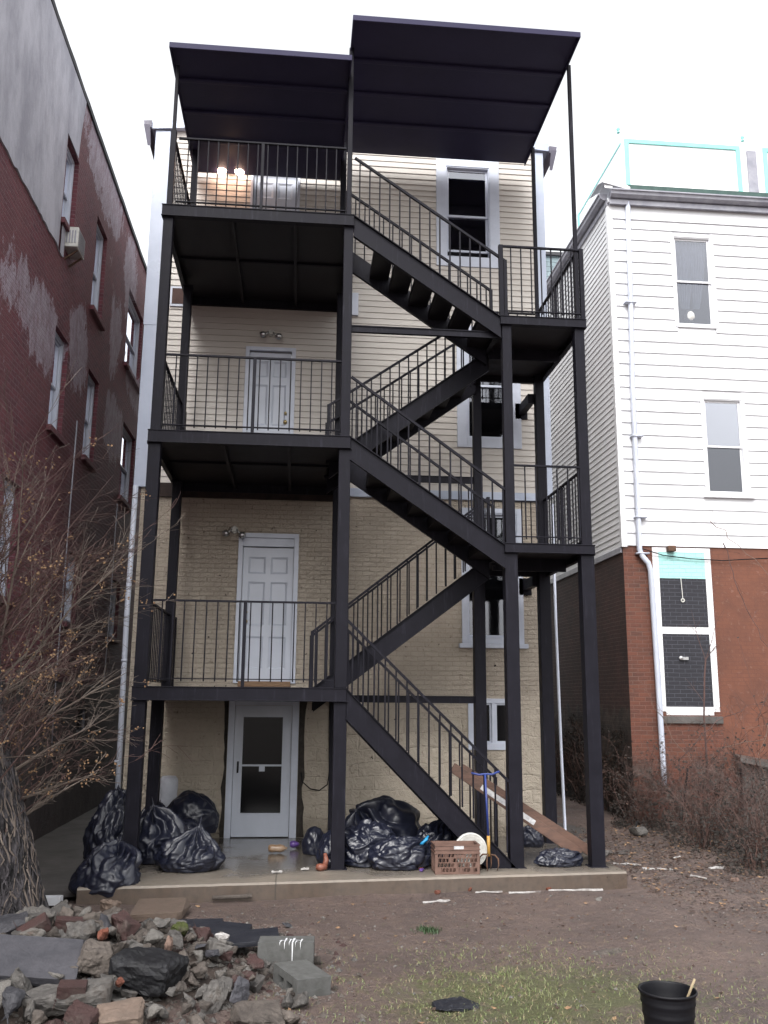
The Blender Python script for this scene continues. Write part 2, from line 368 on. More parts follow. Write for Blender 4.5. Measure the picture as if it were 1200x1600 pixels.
M['bluestone'] = rockm('blue_grey_flagstone', (.035,.035,.042), (.06,.058,.067), rough=.65, bs=.6, sc_=6)
M['moss'] = rockm('mossy_stone', (.055,.065,.01), (.025,.032,.008), (.06,.05,.035))
M['asphalt'] = rockm('black_asphalt_chunk', (.006,.006,.008), (.014,.014,.018), (.03,.03,.038), rough=.6)
M['heap_soil'] = rockm('damp_soil_with_gap_shade', (.035,.025,.02), (.06,.044,.037))  # soil colour darkened to paint in the shade of gaps between stones
M['tan_stone'] = rockm('tan_sandstone', (.15,.108,.085), (.10,.075,.06), bs=.4)
M['cinder'] = rockm('grey_cinder_block', (.10,.10,.098), (.06,.06,.056), rough=.85, bs=.3, sc_=14)
M['bark'] = m_simple('shaggy_bark', (.07,.062,.068), (.009,.008,.009), 26, .85, 1., 30, .05, stretch=(1,1,.14), lo=.42, hi=.58)
M['twig'] = m_simple('brown_twig', (.095,.052,.046), (.05,.028,.026), 3, .8)
M['twig_grey'] = m_simple('grey_twig', (.15,.12,.10), (.075,.058,.05), 3, .8)
M['husk'] = m_simple('dry_tan_leaf', (.27,.17,.09), (.13,.07,.04), 12, .8)
M['deadleaf'] = m_simple('dead_brown_leaf', (.07,.036,.024), (.03,.018,.014), 8, .85)
M['cane'] = m_simple('red_brown_cane', (.085,.04,.03), (.03,.017,.015), 4, .7)
M['ivy'] = m_simple('dark_withered_ivy', (.022,.016,.012), (.008,.006,.005), 8, .8)
M['grass'] = m_simple('short_grass', (.105,.15,.042), (.16,.165,.075), 4, .6)
M['straw'] = m_simple('dry_straw', (.3,.24,.15), (.2,.15,.09), 4, .8)
M['crate'] = m_simple('brown_milk_crate', (.15,.085,.065), (.10,.055,.042), 8, .55, .2, 40)
M['pail'] = m_simple('white_pail_plastic', (.62,.62,.6), (.4,.39,.36), 6, .4, .2, 20, .006)
M['blue'] = m_simple('blue_tool_paint', (.016,.035,.17), None, 5, .4)
M['yellowwood'] = m_simple('yellow_wood', (.45,.25,.05), (.3,.16,.03), 8, .5)
M['rust'] = m_simple('rusty_iron', (.12,.055,.03), (.05,.03,.02), 14, .8, .4, 60)
M['plank'] = m_simple('weathered_board', (.13,.07,.05), (.07,.04,.03), 7, .6, .4, 30, .006, stretch=(1,1,3))
M['sticker'] = m_simple('white_sticker', (.6,.6,.6), (.3,.3,.32), 22, .5)
M['paper'] = m_simple('white_litter', (.45,.44,.43), (.22,.2,.19), 12, .6)
M['wrap'] = m_simple('milky_plastic_wrap', (.40,.41,.46), (.52,.53,.58), 5, .35, .6, 9, .015)
M['shingle'] = m_brick('blue_grey_shingle', (.20,.26,.28), (.14,.19,.21), (.05,.07,.08), 'x', bw=.3, bh=.16, ms=.012, bump=.5)
M['darkgreen'] = m_simple('dark_green_roofing', (.03,.06,.055), (.05,.09,.08), 8, .8, .6, 20, .01)
M['roofing'] = m_simple('roof_felt', (.05,.05,.055), None, 4, .9)
M['skin_orange'] = m_simple('brown_rubber', (.22,.075,.045), (.13,.045,.03), 8, .5)
M['purple'] = m_simple('purple_plastic', (.10,.05,.22), None, 5, .35)
M['bottle'] = m_simple('amber_plastic', (.16,.09,.045), (.28,.2,.14), 12, .3)

# ------------------------------------------------------------------ camera, light
camd = bpy.data.cameras.new('camera'); cam = bpy.data.objects.new('camera', camd); COL.objects.link(cam)
pt, yw, rl = .2021, .0926, .0086
F = V((math.sin(yw)*math.cos(pt), math.cos(yw)*math.cos(pt), math.sin(pt))); Rr = V((math.cos(yw), -math.sin(yw), 0)); U = Rr.cross(F)
Rr, U = Rr*math.cos(rl)+U*math.sin(rl), U*math.cos(rl)-Rr*math.sin(rl)
mw = Matrix(((Rr[0],U[0],-F[0],1.7812),(Rr[1],U[1],-F[1],-10.8995),(Rr[2],U[2],-F[2],1.8982),(0,0,0,1)))
cam.matrix_world = mw
camd.sensor_fit = 'VERTICAL'; camd.sensor_height = 36; camd.lens = 1421.8/1600*36; camd.clip_end = 600; camd.clip_start = .05
sc.camera = cam
w = bpy.data.worlds.new('World'); sc.world = w; w.use_nodes = True; nt = w.node_tree; nt.nodes.clear()
SUN_EL, SUN_AZ = math.radians(48), math.radians(200)
sky = nt.nodes.new('ShaderNodeTexSky'); sky.sky_type = 'NISHITA'; sky.sun_disc = False; sky.sun_elevation = SUN_EL; sky.sun_rotation = SUN_AZ
sky.air_density = 1.5; sky.dust_density = 4; sky.ozone_density = 1
hs = nt.nodes.new('ShaderNodeHueSaturation'); hs.inputs['Saturation'].default_value = .10
bg = nt.nodes.new('ShaderNodeBackground'); bg.inputs[1].default_value = .15; wo = nt.nodes.new('ShaderNodeOutputWorld')
nt.links.new(sky.outputs[0], hs.inputs['Color']); nt.links.new(hs.outputs[0], bg.inputs[0]); nt.links.new(bg.outputs[0], wo.inputs[0])
sd = bpy.data.lights.new('sun', 'SUN'); so = bpy.data.objects.new('sun', sd); COL.objects.link(so)
sd.energy = .5; sd.angle = math.radians(30); sd.color = (1,.97,.93)
# sky texture: azimuth 0 = +Y, turning clockwise seen from above
sdir = V((math.sin(SUN_AZ)*math.cos(SUN_EL), math.cos(SUN_AZ)*math.cos(SUN_EL), math.sin(SUN_EL)))
so.rotation_euler = sdir.to_track_quat('Z', 'Y').to_euler(); so.location = (0,-5,20)
sc.view_settings.view_transform = 'Standard'; sc.view_settings.look = 'None'; sc.view_settings.gamma = 1; sc.view_settings.exposure = 1.42
sc.render.engine = 'CYCLES'

W = 2.72
# ------------------------------------------------------------------ ground
def gz(x, y):
    z = -.165
    if y < -1: z += min(1, (-1-y)/5)*.035
    if x > 5.7 and y > -1: z += .05*min(1, (y+1)/3)
    d = math.hypot(x-.4, (y+3.2)*.8)
    if d < 1.9: z += .10*(1-d/1.9)
    if -3 < x < 13 and -10 < y < 8:
        z += .028*(noise.fractal(V((x*1.1, y*1.1, 0)), 1, 2, 4)) + .012*noise.noise(V((x*7, y*7, 3)))
    if x > 6.2 and 1 < y: z += .05*max(0, 1-abs(x-7.2))
    return z
def axis_pts(lo, hi, st, far):
    a = []; x = lo; s = st
    pre = []; q = lo
    while q > -far: s *= 1.5; q -= s; pre.append(q)
    n = int((hi-lo)/st); mid = [lo+(hi-lo)*i/n for i in range(n+1)]
    s = st; q = hi; post = []
    while q < far: s *= 1.5; q += s; post.append(q)
    return pre[::-1]+mid+post
xs = axis_pts(-3, 9.5, .07, 220); ys = axis_pts(-9, 5, .07, 220)
g = MB(); g.v = [(x, y, gz(x, y)) for y in ys for x in xs]; nx = len(xs)
g.f = [(j*nx+i, j*nx+i+1, (j+1)*nx+i+1, (j+1)*nx+i) for j in range(len(ys)-1) for i in range(nx-1)]; g.m = [0]*len(g.f)
tag(g.build('ground', M['dirt'], smooth=True), kind='structure')
# concrete patio slab with a slightly chipped, uneven front edge; it falls gently towards the house wall
s = MB(); n = 90; prof = []
for i in range(n+1):
    x = -.36+(5.92+.0)*i/n; f = .012*noise.noise(V((x*3,1,0)))+.006*noise.noise(V((x*14,2,0)))
    yf = -.86+(-.02-(-.86))*0
    yf = -.92+.62*max(0,min(1,(x+.36)/5.9))+f
    top = 0.0+.004*noise.noise(V((x*5,4,0)))
    prof.append((x, yf, top))
for i in range(n):
    (x0,f0,t0),(x1,f1,t1) = prof[i], prof[i+1]
    s.add([(x0,f0,-.42),(x1,f1,-.42),(x1,f1-.004,t1-.02),(x0,f0-.004,t0-.02),(x1,f1+.014,t1),(x0,f0+.014,t0),(x1,W+.05,-.045),(x0,W+.05,-.045)],
          [(0,1,2,3),(3,2,4,5),(5,4,6,7)])
x0 = prof[0][0]; x1 = prof[-1][0]
s.add([(x0,prof[0][1],-.42),(x0,prof[0][1],0),(x0,W+.05,-.045),(x0,W+.05,-.42)], [(0,1,2,3)])
s.add([(x1,prof[-1][1],-.42),(x1,prof[-1][1],0),(x1,W+.05,-.045),(x1,W+.05,-.42)], [(0,3,2,1)])
tag(s.build('patio_slab', M['slab']), kind='structure')
def path(name, x0, x1, y0, y1, z, seed):
    p = MB(); nx, ny = 10, 40
    for j in range(ny+1):
        for i in range(nx+1):
            x = x0+(x1-x0)*i/nx; y = y0+(y1-y0)*j/ny
            e = .03*noise.noise(V((x*2,y*2,seed)))
            p.v.append((x+(e*2 if i in (0,nx) else 0), y+(e*3 if j in (0,) else 0), z+e*.3))
    p.f = [(j*(nx+1)+i, j*(nx+1)+i+1, (j+1)*(nx+1)+i+1, (j+1)*(nx+1)+i) for j in range(ny) for i in range(nx)]; p.m = [0]*len(p.f)
    tag(p.build(name, M['path'], smooth=True), kind='structure')
path('left_alley_path', -1.9, -.37, -.75, 14, -.115, 1)
path('right_alley_path', 5.58, 6.75, 1.6, 14, -.112, 5)

# ------------------------------------------------------------------ generic building parts
def siding(mb, F, a0, a1, z0, z1, pitch, holes, proud=.017):
    z = z0
    while z < z1-1e-4:
        zt = min(z+pitch, z1)
        cuts = [(max(a0,h[0]), min(a1,h[1])) for h in holes if h[2] < zt-.001 and h[3] > z+.001]
        segs = [(a0, a1)]
        for c in cuts:
            ns = []
            for s0, s1 in segs:
                if c[1] <= s0 or c[0] >= s1: ns.append((s0,s1)); continue
                if c[0] > s0: ns.append((s0, c[0]))
                if c[1] < s1: ns.append((c[1], s1))
            segs = ns
        for s0, s1 in segs:
            k = max(1, int((s1-s0)/.6))
            for q in range(k):
                p0 = s0+(s1-s0)*q/k; p1 = s0+(s1-s0)*(q+1)/k
                w0 = .0011*noise.noise(V((p0*1.7, z*3, 2))); w1 = .0011*noise.noise(V((p1*1.7, z*3, 2)))
                mb.fquad(F, [(p0,proud+w0,z),(p1,proud+w1,z),(p1,.003,zt),(p0,.003,zt)])
                mb.fquad(F, [(p0,.0,z),(p1,.0,z),(p1,proud+w1,z),(p0,proud+w0,z)])
        z = zt

def window(house, F, a0, a1, z0, z1, casing=.12, sill=0, mats=None, depth=.07, upper='glass', lower='glass', proud=.03, label=None, frame=.035, blind=None, open_=0, curtain=False, split=.5, room=True):
    """a0..z1 = outer edge of the casing; the wall has a hole just inside it"""
    mw_ = mats or M['white']
    c = MB()
    i0, i1, j0, j1 = a0+casing, a1-casing, z0+casing, z1-casing
    for (x0,x1,y0,y1) in ((a0,i0,z0,z1),(i1,a1,z0,z1),(i0,i1,j1,z1),(i0,i1,z0,j0)):
        c.fbox(F, x0, x1, -.02, proud, y0, y1)
    # inner step of the casing
    for (x0,x1,y0,y1) in ((i0,i0+.018,j0,j1),(i1-.018,i1,j0,j1),(i0+.018,i1-.018,j1-.018,j1),(i0+.018,i1-.018,j0,j0+.018)):
        c.fbox(F, x0, x1, -depth-.03, proud-.012, y0, y1)
    win = c.build('window', mw_, house, bevel=.004)
    if label: win['label'] = label
    if sill:
        s_ = MB(); s_.fbox(F, a0-.05, a1+.05, -.01, proud+.05, z0-sill, z0-.002); s_.build('sill', mw_, win, bevel=.006)
    k0, k1, l0, l1 = i0+.018, i1-.018, j0+.018, j1-.018
    zm = l0+(l1-l0)*split
    for nm, zz0, zz1, off, kind in (('upper_sash', zm-.02, l1, -depth+.015, upper), ('lower_sash', l0+open_, zm+.02, -depth-.012, lower)):
        sb = MB()
        for (x0,x1,y0,y1) in ((k0,k0+frame,zz0,zz1),(k1-frame,k1,zz0,zz1),(k0+frame,k1-frame,zz1-frame,zz1),(k0+frame,k1-frame,zz0,zz0+frame)):
            sb.fbox(F, x0, x1, off-.012, off+.01, y0, y1)
        sb.build(nm, mw_, win)
        gb = MB(); gb.fbox(F, k0+frame-.004, k1-frame+.004, off-.004, off-.001, zz0+frame-.004, zz1-frame+.004)
        gb.build('pane', M[kind] if kind in M else M['glass'], win)
        if kind == 'screen': pass
    if room:
        r = MB(); dd = -depth-.5; e = -depth-.04
        r.fquad(F, [(k0-.3,dd,l0-.3),(k1+.3,dd,l0-.3),(k1+.3,dd,l1+.3),(k0-.3,dd,l1+.3)])
        for (p,q) in (((k0-.3,l0-.3),(k1+.3,l0-.3)),((k1+.3,l0-.3),(k1+.3,l1+.3)),((k1+.3,l1+.3),(k0-.3,l1+.3)),((k0-.3,l1+.3),(k0-.3,l0-.3))):
            r.fquad(F, [(p[0],dd,p[1]),(q[0],dd,q[1]),(q[0],e,q[1]),(p[0],e,p[1])])
        r.build('dark_room', M['dark'], win)
    if blind:
        b = MB(); zz = l1-.03; i = 0
        stop = l0+(l1-l0)*blind
        while zz > stop:
            n_ = 8
            for q in range(n_):
                t0, t1 = q/n_, (q+1)/n_
                y0_ = -.012*math.sin(t0*PI*1.0+i*.3); y1_ = -.012*math.sin(t1*PI*1.0+i*.3)
                b.fquad(F, [(k0+(k1-k0)*t0,-depth-.06,zz+y0_),(k0+(k1-k0)*t1,-depth-.06,zz+y1_),(k0+(k1-k0)*t1,-depth-.035,zz-.034+y1_),(k0+(k1-k0)*t0,-depth-.035,zz-.034+y0_)])
            zz -= .05; i += 1
        b.build('blind', M['blind'], win)
    if curtain:
        b = MB(); n_ = 60
        def cu(side, t, zt):   # gathered curtain, tied towards the middle bottom
            return 0
        for (s0, s1, e0, e1) in ((0.0,.62,.18,.42),(.55,1.0,.52,.70)):
            rows = 14
            for r_ in range(rows+1):
                tt = r_/rows
                for q in range(n_+1):
                    u_ = q/n_
                    aa = (s0+(s1-s0)*u_)*(1-tt**1.6)+(e0+(e1-e0)*u_)*tt**1.6
                    b.v.append(tuple(V((F[0][0],F[0][1],0))+V((F[1][0],F[1][1],0))*(k0+(k1-k0)*aa)+V((F[2][0],F[2][1],0))*(-depth-.09-.018*math.sin(u_*34+2*tt))+V((0,0,l1-.02-(l1-l0)*.78*tt))))
            base = len(b.v)-(rows+1)*(n_+1)
            for r_ in range(rows):
                for q in range(n_):
                    k = base+r_*(n_+1)+q; b.f.append((k,k+1,k+n_+2,k+n_+1)); b.m.append(0)
        b.build('curtain', M['curtain'], win, smooth=True)
    return win

def door6(house, F, a0, a1, z0, z1, fr=.06, knob_left=False, label=None, transom=0):
    f = MB()
    f.fbox(F, a0, a0+fr, -.03, .03, z0, z1); f.fbox(F, a1-fr, a1, -.03, .03, z0, z1); f.fbox(F, a0+fr, a1-fr, -.03, .03, z1-fr, z1)
    if transom: f.fbox(F, a0+fr, a1-fr, -.06, .006, z1-fr-transom, z1-fr-.003)
    d = f.build('door', M['white'], house, bevel=.004)
    if label: d['label'] = label
    l = MB(); b0, b1 = a0+fr+.004, a1-fr-.004; t0, t1 = z0+.03, z1-fr-.012-transom
    holes = []
    wdt = b1-b0; hgt = t1-t0
    for (p0,p1) in ((.11,.45),(.55,.89)):
        for (q0,q1) in ((.09,.33),(.41,.74),(.80,.93)):
            holes.append((b0+wdt*p0, b0+wdt*p1, t0+hgt*q0, t0+hgt*q1))
    l.grid(F, b0, b1, t0, t1, holes, b=-.045)
    for h in holes:
        i_ = (h[0]+.03,h[1]-.03,h[2]+.03,h[3]-.03)
        for (p,q,r,s_) in (((h[0],h[2]),(h[1],h[2]),(i_[1],i_[2]),(i_[0],i_[2])),((h[1],h[2]),(h[1],h[3]),(i_[1],i_[3]),(i_[1],i_[2])),((h[1],h[3]),(h[0],h[3]),(i_[0],i_[3]),(i_[1],i_[3])),((h[0],h[3]),(h[0],h[2]),(i_[0],i_[2]),(i_[0],i_[3]))):
            l.fquad(F, [(p[0],-.045,p[1]),(q[0],-.045,q[1]),(r[0],-.06,r[1]),(s_[0],-.06,s_[1])])
        l.fquad(F, [(i_[0],-.06,i_[2]),(i_[1],-.06,i_[2]),(i_[1],-.06,i_[3]),(i_[0],-.06,i_[3])])
    l.build('door_leaf', M['door'], d)
    th = MB(); th.fbox(F, a0+fr, a1-fr, -.05, .05, z0-.05, z0+.028); th.build('threshold', M['wood'], d)
    k = MB(); kx = b0+.07 if knob_left else b1-.07
    for knm, kz, rr in (('door_knob',t0+hgt*.44,.028),('deadbolt',t0+hgt*.51,.022)):
        k = MB()
        c = (F[0][0]+F[1][0]*kx, F[0][1]+F[1][1]*kx+.045, kz)
        k.lathe(c, [(.001,-.06),(rr*.8,-.058),(rr,-.045),(rr*.7,-.03),(rr*.4,-.02),(rr*1.1,-.012),(rr*1.1,0)], 14, axis='y'); k.build(knm, M['brass'], d, smooth=True)
    return d

# ------------------------------------------------------------------ the rear house with the fire escape
FR = ((0,W,0),(1,0,0),(0,-1,0))
house = thing('brick_and_siding_house', 'narrow four storey house, cream painted brick below and cream siding above', 'house', (2.5,W,-.2))
HX0, HX1, HB = -.62, 5.62, 13.0
winspecs = [  # outer a0,a1,z0,z1
    (3.87,4.93,8.83,10.80), (4.19,5.22,5.77,7.80), (4.24,5.19,2.72,4.80), (4.32,5.10,1.17,1.91)]
doorspecs = [(.82,1.83,-.05,1.845),(.86,1.76,2.10,4.32),(.85,1.63,5.17,7.29),(.82,1.62,8.17,10.37)]
lowholes = [(a+.05,b-.05,c+.05,d-.05) for a,b,c,d in winspecs[2:]]+[(a+.01,b-.01,c,d-.01) for a,b,c,d in doorspecs[:2]]
upholes = [(a+.05,b-.05,c+.05,d-.05) for a,b,c,d in winspecs[:2]]+[(a+.01,b-.01,c,d-.01) for a,b,c,d in doorspecs[2:]]
m = MB(); m.grid(FR, HX0, HX1, -.5, 5.0, lowholes, 0, .18)
# ragged left brick edge, sides and back
for x in (HX0, HX1): m.add([(x,W,-.5),(x,HB,-.5),(x,HB,5.0),(x,W,5.0)], [(0,1,2,3)])
m.build('brick_wall', M['cream_brick'], house)
m = MB(); m.grid(FR, HX0, HX1, 5.0, 10.95, upholes, -.004, .18)
for x in (HX0, HX1): m.add([(x,W,5.0),(x,HB,5.0),(x,HB,10.95),(x,W,10.95)], [(0,1,2,3)])
m.add([(HX0,HB,-.5),(HX1,HB,-.5),(HX1,HB,10.95),(HX0,HB,10.95)], [(0,1,2,3)])
m.build('siding_backing', M['vinyl'], house)
m = MB(); siding(m, FR, -.47, 5.53, 5.06, 10.9, .10, upholes); m.build('siding', M['vinyl'], house)
m = MB(); m.box(2.36, 5.60, W-.045, W-.002, 4.92, 5.055); m.build('trim_board', M['whitem'], house, bevel=.003)
m = MB(); m.box(-.74, -.468, W-.06, W+.12, 7.56, 10.93); m.box(-.73, -.468, W-.055, W+.12, 4.98, 7.56); m.build('corner_board', M['whitem'], house, bevel=.004)
m = MB(); m.box(5.53, 5.69, W-.05, W+.12, 4.99, 10.97); m.build('corner_board', M['whitem'], house, bevel=.004)
# rotten wood/steel lintel showing above the first floor at left
m = MB(); m.box(-.42, 2.3, W-.05, W+.02, 4.84, 5.05); m.build('ledger', m_simple('dark_rotten_timber', (.03,.018,.015), (.014,.010,.010), 9, .9, .6, 30, .01), house)
# roof: low pitch with box ends
m = MB()
m.add([(-.80,W-.10,10.93),(2.5,W-.10,11.25),(5.78,W-.10,10.98),(5.78,W-.10,11.12),(2.5,W-.10,11.40),(-.80,W-.10,11.06),
       (-.80,HB,10.93),(2.5,HB,11.25),(5.78,HB,10.98),(5.78,HB,11.12),(2.5,HB,11.40),(-.80,HB,11.06)],
      [(0,1,4,5),(1,2,3,4),(6,11,10,7),(7,10,9,8),(5,4,10,11),(4,3,9,10),(0,6,7,1),(1,7,8,2),(0,5,11,6),(2,8,9,3)])
roof = m.build('roof', M['whitem'], house)
m = MB(); m.add([(HX0,W-.003,10.9),(HX1,W-.003,10.9),(HX1,W-.003,11.0),(2.5,W-.003,11.26),(HX0,W-.003,10.95)], [(0,1,2,3,4)]); m.build('gable_strip', M['vinyl'], house)
for sx, x0 in ((-1,-.80),(1,5.78)):
    m = MB(); pts = [(0,0),(.05,-.02),(.12,-.03),(.14,.02),(.16,.11),(.0,.12)]
    n = len(pts); z0 = 10.95
    vs = [(x0+sx*a*.8, W-.14, z0-.02+b) for a,b in pts]+[(x0+sx*a*.8, HB, z0-.02+b) for a,b in pts]
    m.add(vs, [tuple(range(n)), tuple(range(2*n-1,n-1,-1))]+[(i,(i+1)%n,(i+1)%n+n,i+n) for i in range(n)])
    m.add([(x0+sx*.02,W-.16,10.96),(x0+sx*.12,W-.16,10.96),(x0+sx*.05,W-.1,10.62),(x0+sx*.0,W-.1,10.62)], [(0,1,2,3)])
    m.build('gutter', M['housegut'], house)
wd = [dict(label='top floor window, lower sash raised a little', open_=.12, casing=.165, split=.47), dict(label='second floor window behind the stairs', casing=.16, split=.52),
      dict(label='first floor window with a wide white sill', casing=.08, sill=.07, split=.52), None]
for sp, kw in zip(winspecs, wd):
    if kw: window(house, FR, *sp, **kw)
a, b, c_, d = winspecs[3]     # basement slider: two lights side by side
wb = MB()
for q in ((a,a+.07,c_,d),(b-.07,b,c_,d),(a+.07,b-.07,d-.07,d),(a+.07,b-.07,c_,c_+.10),(a+.35,a+.41,c_+.10,d-.07)): wb.fbox(FR, q[0],q[1],-.02,.03,q[2],q[3])
wn = wb.build('window', M['white'], house, bevel=.004); wn['label'] = 'small basement window of two lights'
for q0, q1 in ((a+.07,a+.35),(a+.41,b-.07)):
    p = MB()
    for q in ((q0,q0+.025,c_+.1,d-.07),(q1-.025,q1,c_+.1,d-.07),(q0+.025,q1-.025,d-.095,d-.07),(q0+.025,q1-.025,c_+.1,c_+.125)): p.fbox(FR,q[0],q[1],-.04,.0,q[2],q[3])
    p.build('sash', M['white'], wn)
    p = MB(); p.fbox(FR, q0+.02, q1-.02, -.03, -.027, c_+.12, d-.09); p.build('pane', M['darkglass'], wn)
door6(house, FR, *doorspecs[1], knob_left=True, transom=.13, fr=.07)
door6(house, FR, *doorspecs[2], transom=.0)
door6(house, FR, *doorspecs[3], fr=.04)
# basement storm door
a, b, c_, d = doorspecs[0]
f = MB(); f.fbox(FR,a,a+.09,-.03,.035,c_,d); f.fbox(FR,b-.10,b,-.03,.035,c_,d); f.fbox(FR,a+.09,b-.10,-.03,.035,d-.06,d)
sdoor = f.build('door', M['white'], house, bevel=.004); sdoor['label'] = 'white basement storm door with a full length dark glass'
l = MB(); L0, L1, l0, l1 = a+.095, b-.105, c_+.02, d-.065
gx0, gx1, gz0, gz1 = 1.035, 1.60, .29, 1.62
l.grid(FR, L0, L1, l0, l1, [(gx0,gx1,gz0,gz1)], b=.012, reveal=.04)
for q in ((gx0-.03,gx0,gz0-.03,gz1+.03),(gx1,gx1+.03,gz0-.03,gz1+.03),(gx0,gx1,gz0-.03,gz0),(gx0,gx1,gz1,gz1+.03)): l.fbox(FR,q[0],q[1],.01,.022,q[2],q[3])
l.build('door_leaf', M['door'], sdoor)
l = MB(); l.fbox(FR,gx0,gx1,-.03,-.02,gz0,gz1); l.build('glass_panel', M['darkglass'], sdoor)
l = MB(); l.fbox(FR,gx0,gx1,-.02,.0,.93,.955); l.fbox(FR,1.28,1.36,-.02,.006,.86,.95); l.build('crash_bar', M['door'], sdoor)
l = MB(); l.fbox(FR,L0+.05,L0+.075,.012,.04,.84,1.0); l.build('door_handle', M['black'], sdoor, bevel=.005)
# dark exposed stone jambs beside the basement door
for x0, x1 in ((.765,.815),(1.835,1.93)):
    m = MB(); n = 14
    for i in range(n):
        z0 = -.04+1.9*i/n; z1 = -.04+1.9*(i+1)/n
        e0 = .05*noise.noise(V((x0*9,z0*4,1))); e1 = .05*noise.noise(V((x0*9,z1*4,1)))
        if x0 < 1: m.add([(x0+e0,W-.004,z0),(x1,W-.004,z0),(x1,W-.004,z1),(x0+e1,W-.004,z1)], [(0,1,2,3)])
        else: m.add([(x0,W-.004,z0),(x1+e0,W-.004,z0),(x1+e1,W-.004,z1),(x0,W-.004,z1)], [(0,1,2,3)])
    m.build('stone_jamb', m_simple('dirty_jamb_stone', (.045,.036,.03), (.02,.016,.013), 9, .9, .8, 14, .02) if 'jam' not in M else M['jam'], house)
# vents / meter hoods on the siding
m = MB(); m.box(-.36,-.06,W-.035,W-.012,7.9,8.23); v_ = m.build('vent_box', M['white'], house)
m = MB(); m.box(-.33,-.08,W-.04,W-.036,7.94,8.2); m.build('vent_opening', m_simple('brown_vent', (.07,.035,.03), None, 8, .8), v_)
m = MB(); m.box(2.44,2.60,W-.06,W-.012,7.88,8.26); m.build('vent_hood', M['white'], house)
m = MB(); m.tube([(-.69,W-.08,4.98),(-.70,W-.08,3),(-.68,W-.08,1.5),(-.66,W-.08,.0)], .04, 10)
for z in (4.0,2.4,1.0): m.lathe((-.695,W-.08,z), [(.042,-.02),(.046,-.02),(.046,.02),(.042,.02)], 10)
tag(m.build('downspout', M['white'], house, smooth=True), 'white downspout at the left corner')
m = MB(); m.tube([(5.68,W-.02,4.9),(5.68,W-.04,3),(5.70,W-.05,1.2),(5.72,W-.06,.02),(5.82,W-.14,-.07)], [.022,.022,.022,.024,.03], 10)
tag(m.build('downspout', M['white'], house, smooth=True), 'thin white pipe at the right corner')
m = MB(); cs = [(2.27,W-.02,1.85),(2.275,W-.02,1.3),(2.285,W-.02,.85),(2.26,W-.02,.68),(2.15,W-.02,.6),(2.02,W-.02,.62),(1.9,W-.02,.72),(1.88,W-.02,.85)]
m.tube(cs, .009, 6); m.build('hanging_cable', M['black'], house, smooth=True)

def floodlight(x, z, label, lit=False, ds=((-.085,.0,-.05),(.095,.0,-.07))):
    t = thing('twin_floodlight', label, 'wall lamp', (x,W-.02,z), 'twin floodlights over the doors')
    b = MB(); b.lathe((x,W-.06,z), [(.001,0),(.05,.002),(.058,.02),(.058,.045)], 20, axis='y')
    b.box(x-.03,x+.03,W-.09,W-.055,z-.035,z+.03)
    b.build('junction_box', M['pail'], t, smooth=False, bevel=.004)
    for i, d in enumerate(ds):
        c = V((x+d[0], W-.10, z+d[2])); dr = V((d[0]*.5,-.10,-.05)).normalized()
        h = MB(); h.tube([(x+d[0]*.3,W-.07,z+.0), tuple(c)], .014, 8)
        prof = [(.0,.018),(.03,.03),(.07,.05),(.10,.052)]
        h.tube([tuple(c+dr*a) for a,_ in prof], [r for _,r in prof], 18, cap=False)
        hd = h.build('lamp_head', M['chrome'] if not lit else M['pail'], t, smooth=True)
        bl = MB(); bl.tube([tuple(c+dr*a) for a in ((.085,.105,.125) if not lit else (.05,.08,.12,.155,.175))], [.049,.045,.018] if not lit else [.05,.075,.082,.055,.02], 18)
        if lit:
            e = NT('lit_floodlight_lens'); e.b.inputs['Emission Color'].default_value = (1,.66,.48,1); e.b.inputs['Emission Strength'].default_value = 12; lm = e.fin((1,.8,.6), .4)
            bl.build('lens', lm, hd, smooth=True)
        else: bl.build('lens', M['darkglass'] if False else M['chrome'], hd, smooth=True)
    return t
floodlight(.79, 4.36, 'unlit twin floodlight at the upper left of the first floor door')
floodlight(1.23, 7.52, 'unlit twin floodlight above the second floor door')
floodlight(.50, 10.28, 'lit twin floodlight glowing beside the top floor door', True, ((-.10,0,-.03),(.10,0,-.02)))
pl = bpy.data.lights.new('floodlight_bulb', 'POINT'); plo = bpy.data.objects.new('floodlight_bulb', pl); COL.objects.link(plo)
pl.energy = .7; pl.color = (1,.6,.4); pl.shadow_soft_size = .05; plo.location = (.52,W-.42,9.98)

# ------------------------------------------------------------------ fire escape
fe = thing('steel_fire_escape', 'black steel fire escape with zigzag stairs, balconies and two flat canopies', 'fire escape', (2.6,0,0))
ST = M['steel']
X1, X2, X3, X4 = 0., 2.30, 4.3746, 5.3407
Z2, Z3, Z4, L1, L2 = 2.0154, 5.0854, 8.092, 3.7911, 6.7832
BY = 2.0
BM = .16
def post(x, segs, label=None):
    m = MB()
    for (y, w_, z0, z1) in segs:
        m.box(x-w_/2, x+w_/2, y, y+w_, z0, z1)
        if w_ > .1:
            if z1 < 9: m.box(x-w_/2-.015, x+w_/2+.015, y-.012, y+w_+.012, z1-.012, z1)
    y, w_, z0, _ = segs[0]
    m.box(x-w_/2-.03, x+w_/2+.03, y-.02, y+w_+.03, z0, z0+.012)
    return m.build('post', ST, fe, bevel=.006)
post(X1-.02, [(0,.155,-.01,Z2-BM),(0,.15,Z2,Z3-BM),(0,.125,Z3,Z4-BM),(.01,.075,Z4,Z4+1.1),(.02,.045,Z4+1.1,10.16)])
post(X2, [(0,.155,-.01,Z2-BM),(0,.145,Z2,Z3-BM),(0,.12,Z3,Z4-BM),(.02,.065,Z4,10.62)])
post(X3, [(0,.16,-.01,L1-.12),(0,.12,L1,L2-.12)])
post(X4, [(0,.165,-.01,L1-.12),(0,.13,L1,L2-.12),(.02,.05,L2,10.60)])
